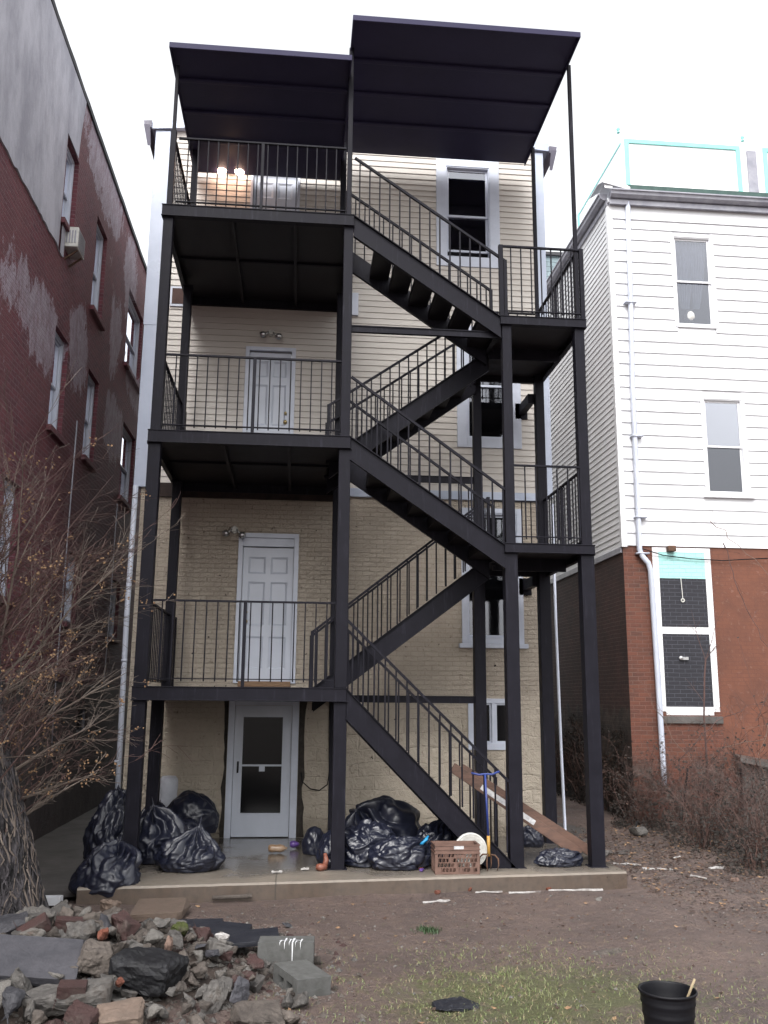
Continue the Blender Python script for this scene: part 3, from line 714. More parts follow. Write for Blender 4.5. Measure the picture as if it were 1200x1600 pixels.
post(X1, [(1.3,.15,-.03,Z2-BM),(BY,.13,Z2,Z3-BM),(BY,.12,Z3,Z4-BM),(BY,.09,Z4,10.2)])
post(X2, [(1.3,.14,-.03,Z2-BM),(BY,.13,Z2,Z3-BM),(BY,.12,Z3,Z4-BM),(BY,.09,Z4,10.5)])
post(X3, [(BY,.16,-.04,L1-.02),(BY,.12,L1,L2-.02)])
post(X4, [(BY,.165,-.04,L1-.02),(BY,.13,L1,L2-.02),(BY,.055,L2,10.62)])
# bumpy weld at P4 mid-height is left out; stubs tying the back right post to the wall
for z in (6.42, 3.62):
    m = MB(); m.box(X4-.16, X4-.06, BY+.1, W-.01, z-.09, z+.06); m.box(X4-.22, X4-.02, W-.03, W-.002, z-.16, z+.1); m.build('wall_bracket', ST, fe, bevel=.004)
def channel(m, p, q, h=BM, t=.05, up=True):
    """beam with its top edge on the line p-q"""
    p, q = V(p), V(q); o = V((0,0,-h/2)); m.bar(p+o, q+o, t*.5, h)
    m.bar(p+V((0,0,-.006)), q+V((0,0,-.006)), t, .012); m.bar(p+V((0,0,-h+.006)), q+V((0,0,-h+.006)), t, .012)
def deck(z, x0, x1, y0, y1, h, joists=(), cross=(), name='balcony'):
    """frame of channels, a floor sheet and joists"""
    m = MB()
    m.box(x0, x1, y0-.035, y0+.012, z-h+.01, z-.01); m.box(x0-.005, x1+.005, y0-.045, y0+.05, z-.012, z); m.box(x0-.005, x1+.005, y0-.045, y0+.05, z-h, z-h+.012)
    fr = m.build('front_beam', ST, fe, bevel=.003)
    m = MB()
    for xa, sgn in ((x0,1),(x1,-1)):
        a, b = sorted((xa, xa+sgn*.02)); m.box(a, b, y0+.052, y1, z-h+.01, z-.012)
        a, b = sorted((xa, xa+sgn*.06)); m.box(a, b, y0+.052, y1, z-h, z-h+.01)
    m.box(x0+.06, x1-.06, y1-.05, y1, z-h, z-.012)
    m.build('side_beam', ST, fe)
    m = MB(); m.box(x0+.021, x1-.021, y0+.013, y1-.051, z-.03, z-.014); fl = m.build('floor_sheet', M['deck_under'], fe)
    for jx in joists:
        m = MB(); m.box(jx-.02, jx+.02, y0+.053, y1-.06, z-.115, z-.031); m.build('joist', M['deck_under'], fe)
    for (cy, ch) in cross:
        m = MB(); m.box(x0+.065, x1-.065, cy-.02, cy+.02, z-ch, z-.031); m.build('cross_beam', ST, fe)
for z in (Z2, Z3, Z4):
    deck(z, -.10, X2+.065, 0, W-.008, BM, (.78,1.6), ((1.35,.06),))
for z in (L1, L2):
    deck(z, X3-.085, X4+.085, 0, BY+.17, .12, (), ((1.02,.2),))
# horizontal ties
m = MB(); channel(m, (X2+.05,.06,6.585), (X3-.02,.06,6.585), .09, .05); m.build('tie_beam', ST, fe)
m = MB(); channel(m, (X2+.07,BY+.07,1.94), (X3-.08,BY+.07,1.94), .10, .05); m.build('tie_beam', ST, fe)
m = MB(); channel(m, (X2+.06,BY+.07,5.13), (X3-.06,BY+.07,5.13), .10, .05); m.build('tie_beam', ST, fe)

def flight(xa, za, xb, zb, y0, y1, n, zfloor=None, rise_frac=.7, gap=0):
    """stair between (xa,za) and (xb,zb); stringer tops on that line"""
    sl = (zb-za)/(xb-xa); dv = .25*math.sqrt(1+sl*sl)
    for k, (ya, yb) in enumerate(((y0,y0+.02),(y1-.02,y1))):
        m = MB(); N = 1
        lowx = xb if zb < za else xa; lowz = min(za, zb)
        def poly(za_off, dvv, yA, yB):
            top = [(xa, za+za_off), (xb, zb+za_off)]; bot = [(xb, zb+za_off-dvv), (xa, za+za_off-dvv)]
            pts = top+bot
            if zfloor is not None:     # clip at the floor
                out = []
                for i in range(len(pts)):
                    p, q = pts[i], pts[(i+1)%len(pts)]
                    if p[1] >= zfloor: out.append(p)
                    if (p[1]-zfloor)*(q[1]-zfloor) < 0:
                        t = (zfloor-p[1])/(q[1]-p[1]); out.append((p[0]+(q[0]-p[0])*t, zfloor))
                pts = out
            if len(pts) < 3: return
            k_ = len(pts)
            m.add([(x,yA,z) for x,z in pts]+[(x,yB,z) for x,z in pts], [tuple(range(k_)), tuple(range(2*k_-1,k_-1,-1))]+[(i,(i+1)%k_,(i+1)%k_+k_,i+k_) for i in range(k_)])
        poly(-.012, dv-.024, ya, yb)
        e0, e1 = (ya-.035, ya+.02) if k == 0 else (yb-.02, yb+.035)
        poly(0, .012, e0, e1); poly(-dv+.012, .012, e0, e1)
        m.build('stringer', ST, fe)
    lo, hi = (za, zb) if za < zb else (zb, za); xl, xh = (xa, xb) if za < zb else (xb, xa)
    run = (xh-xl)/n; rs = (hi-lo)/n
    for i in range(1, n):
        z = lo+rs*(i-1)-.02; xc = xl+run*(i-.5)
        m = MB(); m.box(min(xc-run*.5, xc+run*.5)-.01+gap, max(xc-run*.5, xc+run*.5)+.01-gap, y0+.022, y1-.022, z-.03, z)
        xr_ = xc+run*.5*(1-gap*7)    # riser hangs from the back of the tread up to just under the next
        a, b = sorted((xr_-.004, xr_+.004)); m.box(a, b, y0+.024, y1-.024, z+.001, z+rs*rise_frac)
        m.build('tread', M['deck_under'], fe)

def stair_rail(xa, za, xb, zb, y, base=.0, sp=.135, h=None, newels=(True,True), top_ext=0, start_drop=.02):
    """top rail from (xa,za) to (xb,zb); pickets down to line base below it"""
    m = MB(); m.bar((xa,y,za), (xb,y,zb), .035, .03)
    n = int(abs(xb-xa)/sp); d = .018
    for i in range(n+1):
        t = (i+.5)/(n+1); x = xa+(xb-xa)*t; z = za+(zb-za)*t
        m.box(x-d/2, x+d/2, y-d/2, y+d/2, z-base-start_drop, z-.01)
    o = m.build('stair_railing', ST, fe)
    for k, (x, z) in enumerate(((xa,za),(xb,zb))):
        if newels[k]:
            q = MB(); q.box(x-.022, x+.022, y-.022, y+.022, z-base-.03, z+.012); q.build('newel', ST, o, bevel=.003)
    return o
def guard(p, q, z, h=1.0, sp=.135, mid=True, bot=.09, posts=(False,False), name='railing'):
    p, q = V((p[0],p[1],0)), V((q[0],q[1],0)); L = (q-p).length; d = (q-p)/L
    m = MB(); m.bar((p.x,p.y,z+h), (q.x,q.y,z+h), .038, .022); m.bar((p.x,p.y,z+bot), (q.x,q.y,z+bot), .03, .012)
    n = int(L/sp)
    for i in range(1, n+1):
        c = p+d*(L*i/(n+1))
        if mid and abs(c.x-(p.x+q.x)/2)+abs(c.y-(p.y+q.y)/2) < sp*.45: continue
        e = .0075; m.box(c.x-e, c.x+e, c.y-e, c.y+e, z+bot-.03, z+h-.01)
    o = m.build('railing', ST, fe)
    if mid:
        c = (p+q)/2; k = MB(); k.box(c.x-.02, c.x+.02, c.y-.02, c.y+.02, z, z+h-.011); k.build('newel', ST, o, bevel=.003)
    for f_, c in zip(posts, (p, q)):
        if f_: k = MB(); k.box(c.x-.028, c.x+.028, c.y-.028, c.y+.028, z, z+h+.014); k.build('newel', ST, o, bevel=.003)
    return o
for z in (Z2, Z3, Z4):
    guard((X1+.05,.05), (X2-.05,.05), z, sp=.133)
for z, ye in ((Z2,2.62),(Z3,2.45),(Z4,2.3)):
    guard((-.005,.15), (-.005,ye), z, sp=.14, mid=False, posts=(False,True))
guard((X2+.02,1.12), (X2+.02,2.62), Z4, mid=False, posts=(True,True))
guard((X2+.02,2.05), (X2+.02,2.65), Z3, mid=False, posts=(True,True)); guard((X2+.02,2.05), (X2+.02,2.65), Z2, mid=False, posts=(True,True))
for z in (L1, L2):
    guard((X3+(-.06 if z == L2 else .06),.02), (X4+.06,.02), z, sp=.14, mid=False, posts=(z == L2, z == L2))
    guard((X4+.02,.10), (X4+.02,BY+.1), z, sp=.125, mid=True)
    guard((X3-.02,BY+.1), (X4-.02,BY+.1), z, sp=.14, mid=False)
# flights: A ground-1, B 1-L1, C 2-L1, D 2-L2, E 3-L2
flight(4.40, -.03, X2+.065, Z2, 0.0, .95, 10, zfloor=-.01)
flight(2.0, Z2+.02, X3-.06, L1+.0, 1.06, 1.98, 9)
flight(X3-.08, L1-.02, X2+.065, Z3, 0.0, .95, 7)
flight(2.14, Z3+.02, X3-.02, L2-.05, 1.06, 1.98, 9)
flight(X3-.08, L2-.01, X2+.065, Z4, 0.0, .95, 7, rise_frac=.45, gap=.014)
# rails of the flights
for y in (.03, .93):
    stair_rail(X2+.07, 2.81, 4.33, .92, y, .80, newels=(False,True))
    stair_rail(X2+.07, 5.88, X3-.02, 4.45, y, .78, newels=(False,True))
    stair_rail(X2+.07, 8.95, X3-.0, 7.58, y, .86, newels=(False,True))
for y in (1.09, 1.95):
    stair_rail(1.97, 2.74, X3-.05, 4.60, y, .74, newels=(True,True))
    stair_rail(2.12, 5.84, X3-.05, 7.38, y, .80, newels=(True,True))
# canopies
def canopy(x0, x1, y0, y1, z, seams):
    m = MB(); m.box(x0, x1, y0, y1, z, z+.03)
    ca = m.build('canopy', M['canopy'], fe)
    m = MB(); m.box(x0-.02, x1+.02, y0-.02, y0+.0, z-.045, z+.037); m.box(x0-.02, x0, y0+.001, y1, z-.045, z+.036); m.box(x1, x1+.02, y0+.001, y1, z-.045, z+.036)
    m.build('canopy_edge', M['canopy'], ca, bevel=.006)
    m = MB()
    for sy in seams: m.box(x0+.004, x1-.004, sy-.035, sy+.035, z-.035, z-.001)
    m.build('purlin', M['canopy'], ca, bevel=.012)
    return ca
canopy(-.07, 2.27, -.30, 2.62, 10.20, (.35,1.05,1.75))
canopy(2.30, 5.31, -.53, 2.47, 10.62, (.25,.95,1.65))

# ------------------------------------------------------------------ left brick building
LX = -1.85
FL = ((LX,0,0),(0,1,0),(1,0,0))
lb = thing('maroon_brick_building', 'tall maroon painted brick building on the left, chalky white stains and a grey stucco patch', 'building', (LX,3,-.2))
TOPL = 11.30
lw = [ # outer opening a0,a1,z0,z1, kwargs
    (1.75,2.45,8.78,10.12, dict(upper='glass', lower='glass', blind=None)), (3.85,4.68,8.35,10.02, {}), (6.9,8.6,8.50,10.12, {}),
    (1.95,2.70,5.68,7.20, dict(blind=.5)), (4.05,4.87,5.80,7.32, dict(blind=.45)), (7.2,8.6,5.82,7.36, {}),
    (.35,1.0,3.08,4.54, dict(blind=.1)), (3.68,4.43,3.03,4.15, {}), (7.15,8.0,3.02,4.15, {}), (5.1,6.0,1.28,1.72, dict(flat=True))]
m = MB(); m.grid(FL, -6, 14, -.5, TOPL, [h[:4] for h in lw], 0, .14); 
m.add([(LX,-6,-.5),(LX-9,-6,-.5),(LX-9,-6,TOPL),(LX,-6,TOPL)], [(0,1,2,3)]); m.add([(LX,14,-.5),(LX-9,14,-.5),(LX-9,14,TOPL),(LX,14,TOPL)], [(0,1,2,3)])
m.build('brick_wall', M['maroon'], lb)
m = MB(); n = 60
for i in range(n):
    y0, y1 = -6+20*i/n, -6+20*(i+1)/n; j0 = .03*noise.noise(V((y0*2,0,0))); j1 = .03*noise.noise(V((y1*2,0,0)))
    m.add([(LX+.03,y0,TOPL-.05+j0),(LX+.03,y1,TOPL-.05+j1),(LX+.03,y1,TOPL+.05+j1),(LX+.03,y0,TOPL+.05+j0),(LX-.4,y1,TOPL+.05+j1),(LX-.4,y0,TOPL+.05+j0)], [(0,1,2,3),(3,2,4,5)])
m.build('coping', M['roofing'], lb)
m = MB(); m.box(LX-9, LX-.01, -6, 14, TOPL-.2, TOPL-.1); m.build('roof', M['roofing'], lb)
# stucco sheet, ragged lower and right edges
m = MB(); low = []; n = 80
for i in range(n+1):
    y = -6+7.95*i/n; low.append((y, 8.27+.05*noise.noise(V((y*3,7,0)))+.03*noise.noise(V((y*11,7,0)))))
right = [(1.97,8.55),(2.0,8.8),(2.06,9.1),(2.12,9.5),(2.2,9.9),(2.33,10.2),(2.38,10.6),(2.46,10.95),(2.5,TOPL-.06)]
hole = lw[0]
# build as two pieces so the first window's opening stays free
ol = [(y,z) for y,z in low]
for i in range(n):
    (ya,za),(yb,zb) = low[i], low[i+1]
    if yb <= hole[0]: m.add([(LX+.022,ya,za),(LX+.022,yb,zb),(LX+.022,yb,TOPL-.06),(LX+.022,ya,TOPL-.06)], [(0,1,2,3)])
    else: m.add([(LX+.022,max(ya,hole[0]),za),(LX+.022,yb,zb),(LX+.022,yb,hole[2]),(LX+.022,max(ya,hole[0]),hole[2])], [(0,1,2,3)])
    m.add([(LX+.022,ya,za),(LX+.022,yb,zb),(LX,yb,zb),(LX,ya,za)], [(0,1,2,3)])
ys0 = max(y for y,_ in low if y <= hole[0])
m.add([(LX+.022,ys0,hole[3]),(LX+.022,2.31,hole[3]),(LX+.022,2.36,10.6),(LX+.022,2.44,10.95),(LX+.022,2.5,TOPL-.06),(LX+.022,ys0,TOPL-.06)], [(0,1,2,3,4,5)])
m.build('stucco_patch', M['stucco'], lb)
for h in lw:
    kw = dict(h[4]); fl = kw.pop('flat', False)
    dp = MB(); F2 = ((LX-.10,0,0),(0,1,0),(1,0,0))
    if fl:
        q = MB()
        for r in ((h[0],h[0]+.05,h[2],h[3]),(h[1]-.05,h[1],h[2],h[3]),(h[0]+.05,h[1]-.05,h[3]-.05,h[3]),(h[0]+.05,h[1]-.05,h[2],h[2]+.05)): q.fbox(F2,r[0],r[1],-.03,.03,r[2],r[3])
        wq = q.build('window', M['gutter'], lb); q = MB(); q.fbox(F2,h[0]+.05,h[1]-.05,-.02,-.01,h[2]+.05,h[3]-.05); q.build('pane', M['darkglass'], wq); continue
    window(lb, F2, h[0], h[1], h[2], h[3], casing=.05, mats=M['white'], depth=.04, proud=.03, room=True, upper='bright_glass', lower='glass', split=.5, **{k:v for k,v in kw.items() if k in ('blind',)})
    sl = MB(); sl.fbox(FL, h[0]-.06, h[1]+.06, -.1, .07, h[2]-.09, h[2]-.003); sl.build('sill', M['maroon'] if h[2] > 3 else M['gutter'], lb, bevel=.006)
# cables down the wall
def cable(pts, r, name, label, mat=None):
    m = MB(); m.tube(pts, r, 5); o = m.build(name, mat or M['black'], smooth=True, loc=pts[0]); return tag(o, label, 'cable', 'wires and cables')
cable([(LX+.03,3.45,6.2),(LX+.03,3.42,4.0),(LX+.03,3.40,2.1),(LX+.04,3.42,1.2)], .012, 'wall_cable', 'thin grey cable running straight down the maroon wall nearer the camera', M['gutter'])
cable([(LX+.03,7.0,5.6),(LX+.03,7.0,4.9),(LX+.04,6.95,3.6),(LX+.03,6.9,2.1)], .012, 'wall_cable', 'thin grey cable down the maroon wall beside the white downspout', M['gutter'])
cable([(LX+.03,1.4,2.2),(LX+.04,3.8,2.08),(LX+.04,6.9,2.05)], .012, 'wall_cable', 'dark cable running level along the top of the grey parging')
# window air conditioner
ac = thing('window_air_conditioner', 'small white window air conditioner sticking out of the top left window', 'air conditioner', (LX,2.3,8.7))
m = MB(); m.box(LX-.05, LX+.20, 1.98, 2.42, 8.46, 8.78); m.build('casing', M['pail'], ac, bevel=.012)
m = MB()
for i in range(9): m.box(LX+.201, LX+.207, 2.02, 2.38, 8.48+.032*i, 8.493+.032*i)
for i in range(4): m.box(LX+.03+.04*i, LX+.05+.04*i, 1.972, 1.979, 8.52, 8.72)
m.build('grille', M['gutter'], ac)
m = MB(); m.bar((LX,2.08,8.30),(LX+.18,2.08,8.45),.03,.02); m.bar((LX,2.34,8.30),(LX+.18,2.34,8.45),.03,.02); m.build('bracket', M['rust'], ac)

# ------------------------------------------------------------------ white house on the right
RX, RY = 7.49, 4.6
FW = ((0,RY,0),(1,0,0),(0,-1,0)); FS = ((RX,0,0),(0,1,0),(-1,0,0))
wh = thing('white_siding_house', 'white sided house over an orange brick ground floor, on the right', 'house', (RX+2.5,RY,-.2))
ww = [(8.69,9.54,8.79,10.70), (9.08,9.93,5.54,7.45)]
RT = 11.25; SB = 4.60
m = MB(); m.grid(FW, RX, 13, -.5, SB, [], 0, 0); m.build('brick_front', M['orange'], wh)
m = MB(); m.grid(FS, RY, 14, -.5, SB, [], 0, 0); m.build('brick_side', M['brown_brick'], wh)
hl = [(a+.05,b-.05,c+.05,d-.05) for a,b,c,d in ww]
m = MB(); m.grid(FW, RX, 13, SB, RT, hl, -.005, .1); m.grid(FS, RY, 14, SB, RT, [], -.005, 0); m.add([(RX,14,-.5),(13,14,-.5),(13,14,RT),(RX,14,RT)], [(0,1,2,3)]); m.add([(13,RY,-.5),(13,14,-.5),(13,14,RT),(13,RY,RT)], [(0,1,2,3)])
m.build('siding_backing', M['white_vinyl'], wh)
m = MB(); siding(m, FW, RX+.06, 13, SB, RT-.3, .228, hl, .026); m.build('front_siding', M['white_vinyl'], wh)
m = MB(); siding(m, FS, RY+.06, 14, SB-.02, RT, .114, [], .017); m.build('side_siding', M['white_vinyl'], wh)
m = MB(); m.box(RX-.03, RX+.07, RY-.035, RY+.07, SB-.03, RT); m.build('corner_board', M['white_vinyl'], wh, bevel=.004)
m = MB(); m.box(RX+.07, 13, RY-.03, RY, RT-.3, RT); m.build('frieze_board', M['white_vinyl'], wh)
m = MB(); m.fbox(FS, RY+.05, 14, .0, .03, SB-.12, SB-.022); m.build('side_skirt_board', M['gutter'], wh)
# gutters
def gutter(name, P, Q, out):
    m = MB(); P, Q, o = V(P), V(Q), V(out)
    pr = [(0,.0),(.06,.0),(.11,.04),(.12,.09),(.145,.10),(.145,.125),(.0,.125)]
    k = len(pr); vs = [P+o*a+V((0,0,b)) for a,b in pr]+[Q+o*a+V((0,0,b)) for a,b in pr]
    m.add(vs, [tuple(range(k)), tuple(range(2*k-1,k-1,-1))]+[(i,(i+1)%k,(i+1)%k+k,i+k) for i in range(k)])
    m.bar(P+V((0,0,-.06)), Q+V((0,0,-.06)), .05, .10)
    return m.build(name, M['gutter'], wh)
gutter('front_gutter', (RX+.0,RY-.1,RT+.06), (13,RY-.1,RT+.06), (0,-1.25,0)); gutter('side_gutter', (RX-.02,RY-.04,RT+.06), (RX-.02,14,RT+.06), (-1.2,0,0))
m = MB(); m.box(RX-.02,13,RY-.1,14,RT,RT+.06); m.build('soffit', M['white_vinyl'], wh)
m = MB()   # white box return at the gutter corner
m.add([(RX-.2,RY-.30,RT+.28),(RX+.38,RY-.22,RT+.20),(RX+.38,RY-.22,RT+.26),(RX-.02,RY-.25,RT+.47),(RX-.22,RY-.1,RT+.33),(RX-.22,RY+.4,RT+.33),(RX-.02,RY+.4,RT+.47),(RX+.38,RY+.4,RT+.26)], [(0,1,2,3),(0,3,4),(4,3,6,5),(3,2,7,6)])
m.add([(RX-.14,RY-.26,RT+.19),(RX+.02,RY-.25,RT+.19),(RX+.02,RY-.25,RT+.32),(RX-.06,RY-.25,RT+.34),(RX-.14,RY-.25,RT+.27)], [(0,1,2,3,4)])
m.build('gutter_return', M['white_vinyl'], wh)
m = MB(); m.tube([(7.86,RY-.08,RT+.02),(7.83,RY-.08,9.5),(7.78,RY-.08,7.6),(7.76,RY-.08,4.52),(7.80,RY-.1,4.40),(7.90,RY-.1,4.28),(7.94,RY-.09,4.14),(7.97,RY-.09,2.5),(7.99,RY-.09,.9),(7.99,RY-.09,.5)], .048, 12)
for z in (9.2,6.6,5.1,4.45): m.box(7.70,7.92,RY-.14,RY-.002,z-.012,z+.012)
m.build('downspout', M['white'], wh, smooth=True)
window(wh, FW, *ww[0], casing=.06, mats=M['white_vinyl'], curtain=True, label='upper window with a gathered white curtain', split=.5, depth=.05)
window(wh, FW, *ww[1], upper='bright_glass', casing=.06, mats=M['white_vinyl'], label='lower window with a dark lower screen', split=.5, depth=.05, sill=.03)
m = MB(); m.lathe((9.05,RY+.13,8.98), [(.001,0),(.07,.0),(.10,.06),(.09,.14),(.06,.19),(.05,.22),(.001,.22)], 16); m.build('jug', M['pail'], wh, smooth=True)
# window painted on the bricks
Y0 = -.0
def pr_(nm, a, b, c, d, mt, off, par): m = MB(); m.fbox(FW, a, b, .001, off, c, d); return m.build(nm, mt, par)
pw = MB()
for r in ((8.02,8.13,1.72,4.58),(8.98,9.09,1.72,4.58),(8.13,8.98,4.50,4.58),(8.13,8.98,3.05,3.17),(8.13,8.98,1.66,1.80)): pw.fbox(FW, r[0], r[1], .001, .006, r[2], r[3])
pwo = pw.build('painted_window', M['p_white'], wh); pwo['label'] = 'window painted on the bricks, white frame'
pr_('mint_panel', 8.13, 8.98, 4.03, 4.50, M['p_mint'], .005, pwo); pr_('black_panel', 8.13, 8.98, 3.17, 4.03, M['p_black'], .005, pwo); pr_('black_panel', 8.13, 8.98, 1.80, 3.05, M['p_black'], .005, pwo)
m = MB(); m.fbox(FW, 8.0, 9.12, .0, .05, 1.52, 1.64); m.build('stone_sill', M['path'], pwo, bevel=.006)
m = MB(); m.tube([(8.51,RY-.03,4.03),(8.52,RY-.03,3.82),(8.525,RY-.03,3.68)], .008, 6); m.lathe((8.527,RY-.03,3.64), [(.018,0),(.036,0),(.036,.012),(.018,.012),(.018,0)], 18, axis='y'); m.build('pull_cord', M['pail'], pwo)
m = MB(); m.box(8.43,8.56,RY-.05,RY-.01,2.60,2.65); m.lathe((8.43,RY-.04,2.63), [(.001,-.02),(.035,-.01),(.035,.02),(.001,.03)], 12, axis='y'); m.build('bolt', M['chrome'], pwo)
m = MB(); m.box(8.28,8.42,RY-.12,RY-.005,4.50,4.60); tag(m.build('wall_lamp', M['rust'], wh, bevel=.01), 'small brown box lamp above the painted window')
# stone/concrete remnants low on the front
m = MB(); m.box(9.3,10.8,RY-.12,RY-.002,-.3,.92); m.add([(9.25,RY-.3,.98),(10.9,RY-.3,.70),(10.9,RY-.0,.75),(9.25,RY-.0,1.03),(9.25,RY-.3,.9),(10.9,RY-.3,.6)], [(0,1,2,3),(0,4,5,1)])
m.build('foundation_ledge', M['path'], wh)
# roof terrace screen
ts = thing('roof_terrace_screen', 'white panelled terrace screen with mint green trim on the roof of the white house', 'screen', (9.5,5.5,12.0))
m = MB(); m.box(8.2,13,5.5,5.56,12.05,13.36); m.box(8.2,8.26,5.56,9.2,12.05,13.36); m.build('panel', m_simple('bright_white_panel', (.82,.83,.84), (.8,.8,.82), 2, .5), ts)
m = MB()
for a, b in ((8.23,10.72),(11.22,13)):
    m.box(a,b,5.47,5.499,13.21,13.30); m.box(a,a+.09,5.47,5.499,12.10,13.209); m.box(b-.09,b,5.47,5.499,12.10,13.209)
m.box(8.17,8.199,8.42,8.50,12.1,13.28); m.box(8.185,8.199,5.6,8.5,13.25,13.28)
m.build('trim', M['teal'], ts)
m = MB()
for x in (8.1,10.78): m.lathe((x,5.45,13.40), [(.001,0),(.03,.0),(.03,.02),(.012,.04),(.03,.07),(.035,.09),(.02,.12),(.001,.13)], 12); 
m.build('finial', M['teal'], ts, smooth=True)
m = MB(); m.box(10.86,11.06,5.46,5.499,12.1,13.2); m.build('narrow_panel', M['gutter'], ts)
m = MB(); m.box(8.05,13,5.2,5.49,11.95,12.08); m.add([(8.0,5.0,11.72),(13,5.0,11.72),(13,5.2,11.96),(8.0,5.2,11.96)], [(0,1,2,3)]); m.build('roofing_edge', M['darkgreen'], ts)
m = MB(); m.box(8.25,13,5.6,9.2,11.4,12.04); m.build('base', M['roofing'], ts)
# far shingled building
sb = thing('blue_shingle_building', 'distant building clad in blue grey shingles, seen through the top landing', 'building', (9.5,14.5,0))
m = MB(); m.grid(((0,14.6,0),(1,0,0),(0,-1,0)), 8.5, 10.6, -.5, 15.4, []); m.add([(8.5,14.6,-.5),(8.5,20,-.5),(8.5,20,15.4),(8.5,14.6,15.4)], [(0,1,2,3)]); m.add([(10.6,14.6,-.5),(10.6,20,-.5),(10.6,20,15.4),(10.6,14.6,15.4)], [(0,1,2,3)])
m.build('shingle_wall', M['shingle'], sb)
m = MB(); m.box(8.42,10.68,14.5,20,15.4,15.5); m.build('roof', M['roofing'], sb)
cable([(7.75,RY-.06,4.56),(8.2,RY-.05,4.43),(8.7,RY-.05,4.38),(9.3,RY-.05,4.36),(10.2,RY-.1,4.42)], .010, 'slack_wire', 'slack black wire drooping across the top of the painted window')

# ------------------------------------------------------------------ bin bags
def ico(sub):
    bm = bmesh.new(); bmesh.ops.create_icosphere(bm, subdivisions=sub, radius=1)
    v = [p.co.copy() for p in bm.verts]; f = [tuple(q.index for q in a.verts) for a in bm.faces]; bm.free(); return v, f
ICO6 = ico(6); ICO5 = ico(5); ICO2 = ico(2); ICO3 = ico(3)
def bag(label, c, rx, ry, h, seed, knot=None, lean=(0,0), crumple=1., name='bin_bag', mat='bag', folds=9, fine=True, group='black bin bags dumped on the patio', flat=.55, cat='bin bag'):
    vs, fs = ICO6 if fine else ICO5
    kd = V(knot[:3]).normalized() if knot else None; kl = knot[3]*1.7 if knot else 0
    kd2 = kd
    out = []; so_ = V((seed*3.1, seed*1.7, seed*.9))
    if kd:
        ax = kd.orthogonal().normalized(); ay = kd.cross(ax)
    for d in vs:
        # lumpy rounded-box like base form
        r = 1+.16*noise.noise(d*1.3+so_)+.10*noise.noise(d*2.7+so_)
        pz = d.z
        if pz < -flat: pz = -flat+(pz+flat)*.12
        p = V((d.x*rx*r*(1+.12*(-pz)), d.y*ry*r*(1+.12*(-pz)), 0))
        zz = (pz+flat)/(1+flat); p.z = h*zz*(1+.08*noise.noise(d*2+so_))
        p.x += lean[0]*zz*zz; p.y += lean[1]*zz*zz
        disp = 0
        if kd:
            ang = d.angle(kd); g = math.exp(-(ang/.85)**2)
            az = math.atan2(d.dot(ay), d.dot(ax))
            fo = abs(math.sin(az*folds*.5+3*noise.noise(d*1.5+so_)+seed))
            disp += (fo-.5)*.075*min(1,ang*2.5)*math.exp(-(ang/1.15)**2)*2.0*min(1,ang/.25)
            wk = math.exp(-(ang/.30)**2)
            p = p+V((kd.x*rx,kd.y*ry,kd.z*h*.5))*0
            if ang < .9:
                ctr = V((kd.x*rx*.9, kd.y*ry*.9, h*(.45+.5*kd.z)))
                t = math.exp(-(ang/.33)**2)
                tip = ctr+kd*kl
                # squeeze the neck, flare the tip
                neck = .35+.9*max(0, 1-ang/.16)
                rad = (p-ctr)-kd*((p-ctr).dot(kd))
                p = ctr*t+p*(1-t)+kd*kl*t*(.55+.45*math.exp(-(ang/.13)**2))+rad*t*.28*neck
        q = d*1.7+so_; wv = noise.noise_vector(q*1.1)*.7
        a = noise.noise(q+wv); b = noise.noise(q*2.3+wv*2+V((5,1,2))); e = noise.noise(q*4.9+wv*3)
        rdg = (1-2*abs(a))*.034+(1-2*abs(b))*.017+(1-2*abs(e))*.005*min(1.6,crumple)
        low = 1 if p.z > h*.12 else .35
        s_ = min(rx, ry, h*1.2)/.33
        p = p+d*((rdg-.018)*crumple*s_*low*.78+disp*s_)
        if p.z < 0: p.z = .002*noise.noise(d*9)
        out.append(V(c)+p)
    m = MB(); m.v = [tuple(p) for p in out]; m.f = fs; m.m = [0]*len(fs)
    o = m.build(name, M[mat], smooth=True, loc=c)
    return tag(o, label, cat, group)
bag('shiny black bin bag bulging over the front left corner of the patio', (-.14,-.62,-.10), .33, .30, .42, 1, (.2,.4,1,.10), crumple=1.0, lean=(.05,.12), folds=13)
bag('tall crumpled black bin bag heaped behind the front left corner bag', (-.33,.42,-.02), .25, .26, .80, 2, (.1,.0,1,.08), crumple=1.9, lean=(.10,.1))
bag('black bin bag with a torn open neck behind the front left post', (.20,.72,-.01), .33, .30, .52, 3, (-.2,-.1,1,.14), crumple=1.1, folds=11)
bag('black bin bag tied in a knot, standing alone before the basement door', (.64,.12,0), .37, .27, .33, 4, (.18,.0,1,.17), crumple=.9, folds=15)
bag('big matt black bin bag piled highest, beside the basement door', (.42,1.95,.14), .37, .30, .52, 5, None, crumple=.55)
bag('dark bin bag under the highest one, beside the basement door', (.38,1.45,-.03), .32, .26, .40, 6, None, crumple=.8)
bag('small bin bag squeezed between the two left posts below the white roll', (-.02,1.78,-.03), .24, .22, .52, 7, (.2,.1,1,.06), crumple=1.2)
bag('limp black bin bag touching the foot of the white downspout', (-.42,1.15,-.04), .24, .24, .48, 8, None, crumple=1.5)
bag('large smooth round black bin bag on top of the heap under the stairs', (2.94,1.08,.02), .50, .36, .62, 11, (-.5,-.2,.4,.05), crumple=.55, lean=(.03,0), folds=9)
bag('heavily wrinkled black bin bag right beside the middle post', (2.68,.40,0), .36, .28, .44, 12, None, crumple=1.9)
bag('low black bin bag at the front of the heap with a bright blue tie', (3.00,.10,0), .35, .24, .32, 13, (.9,.2,.5,.07), crumple=1.2, folds=11)
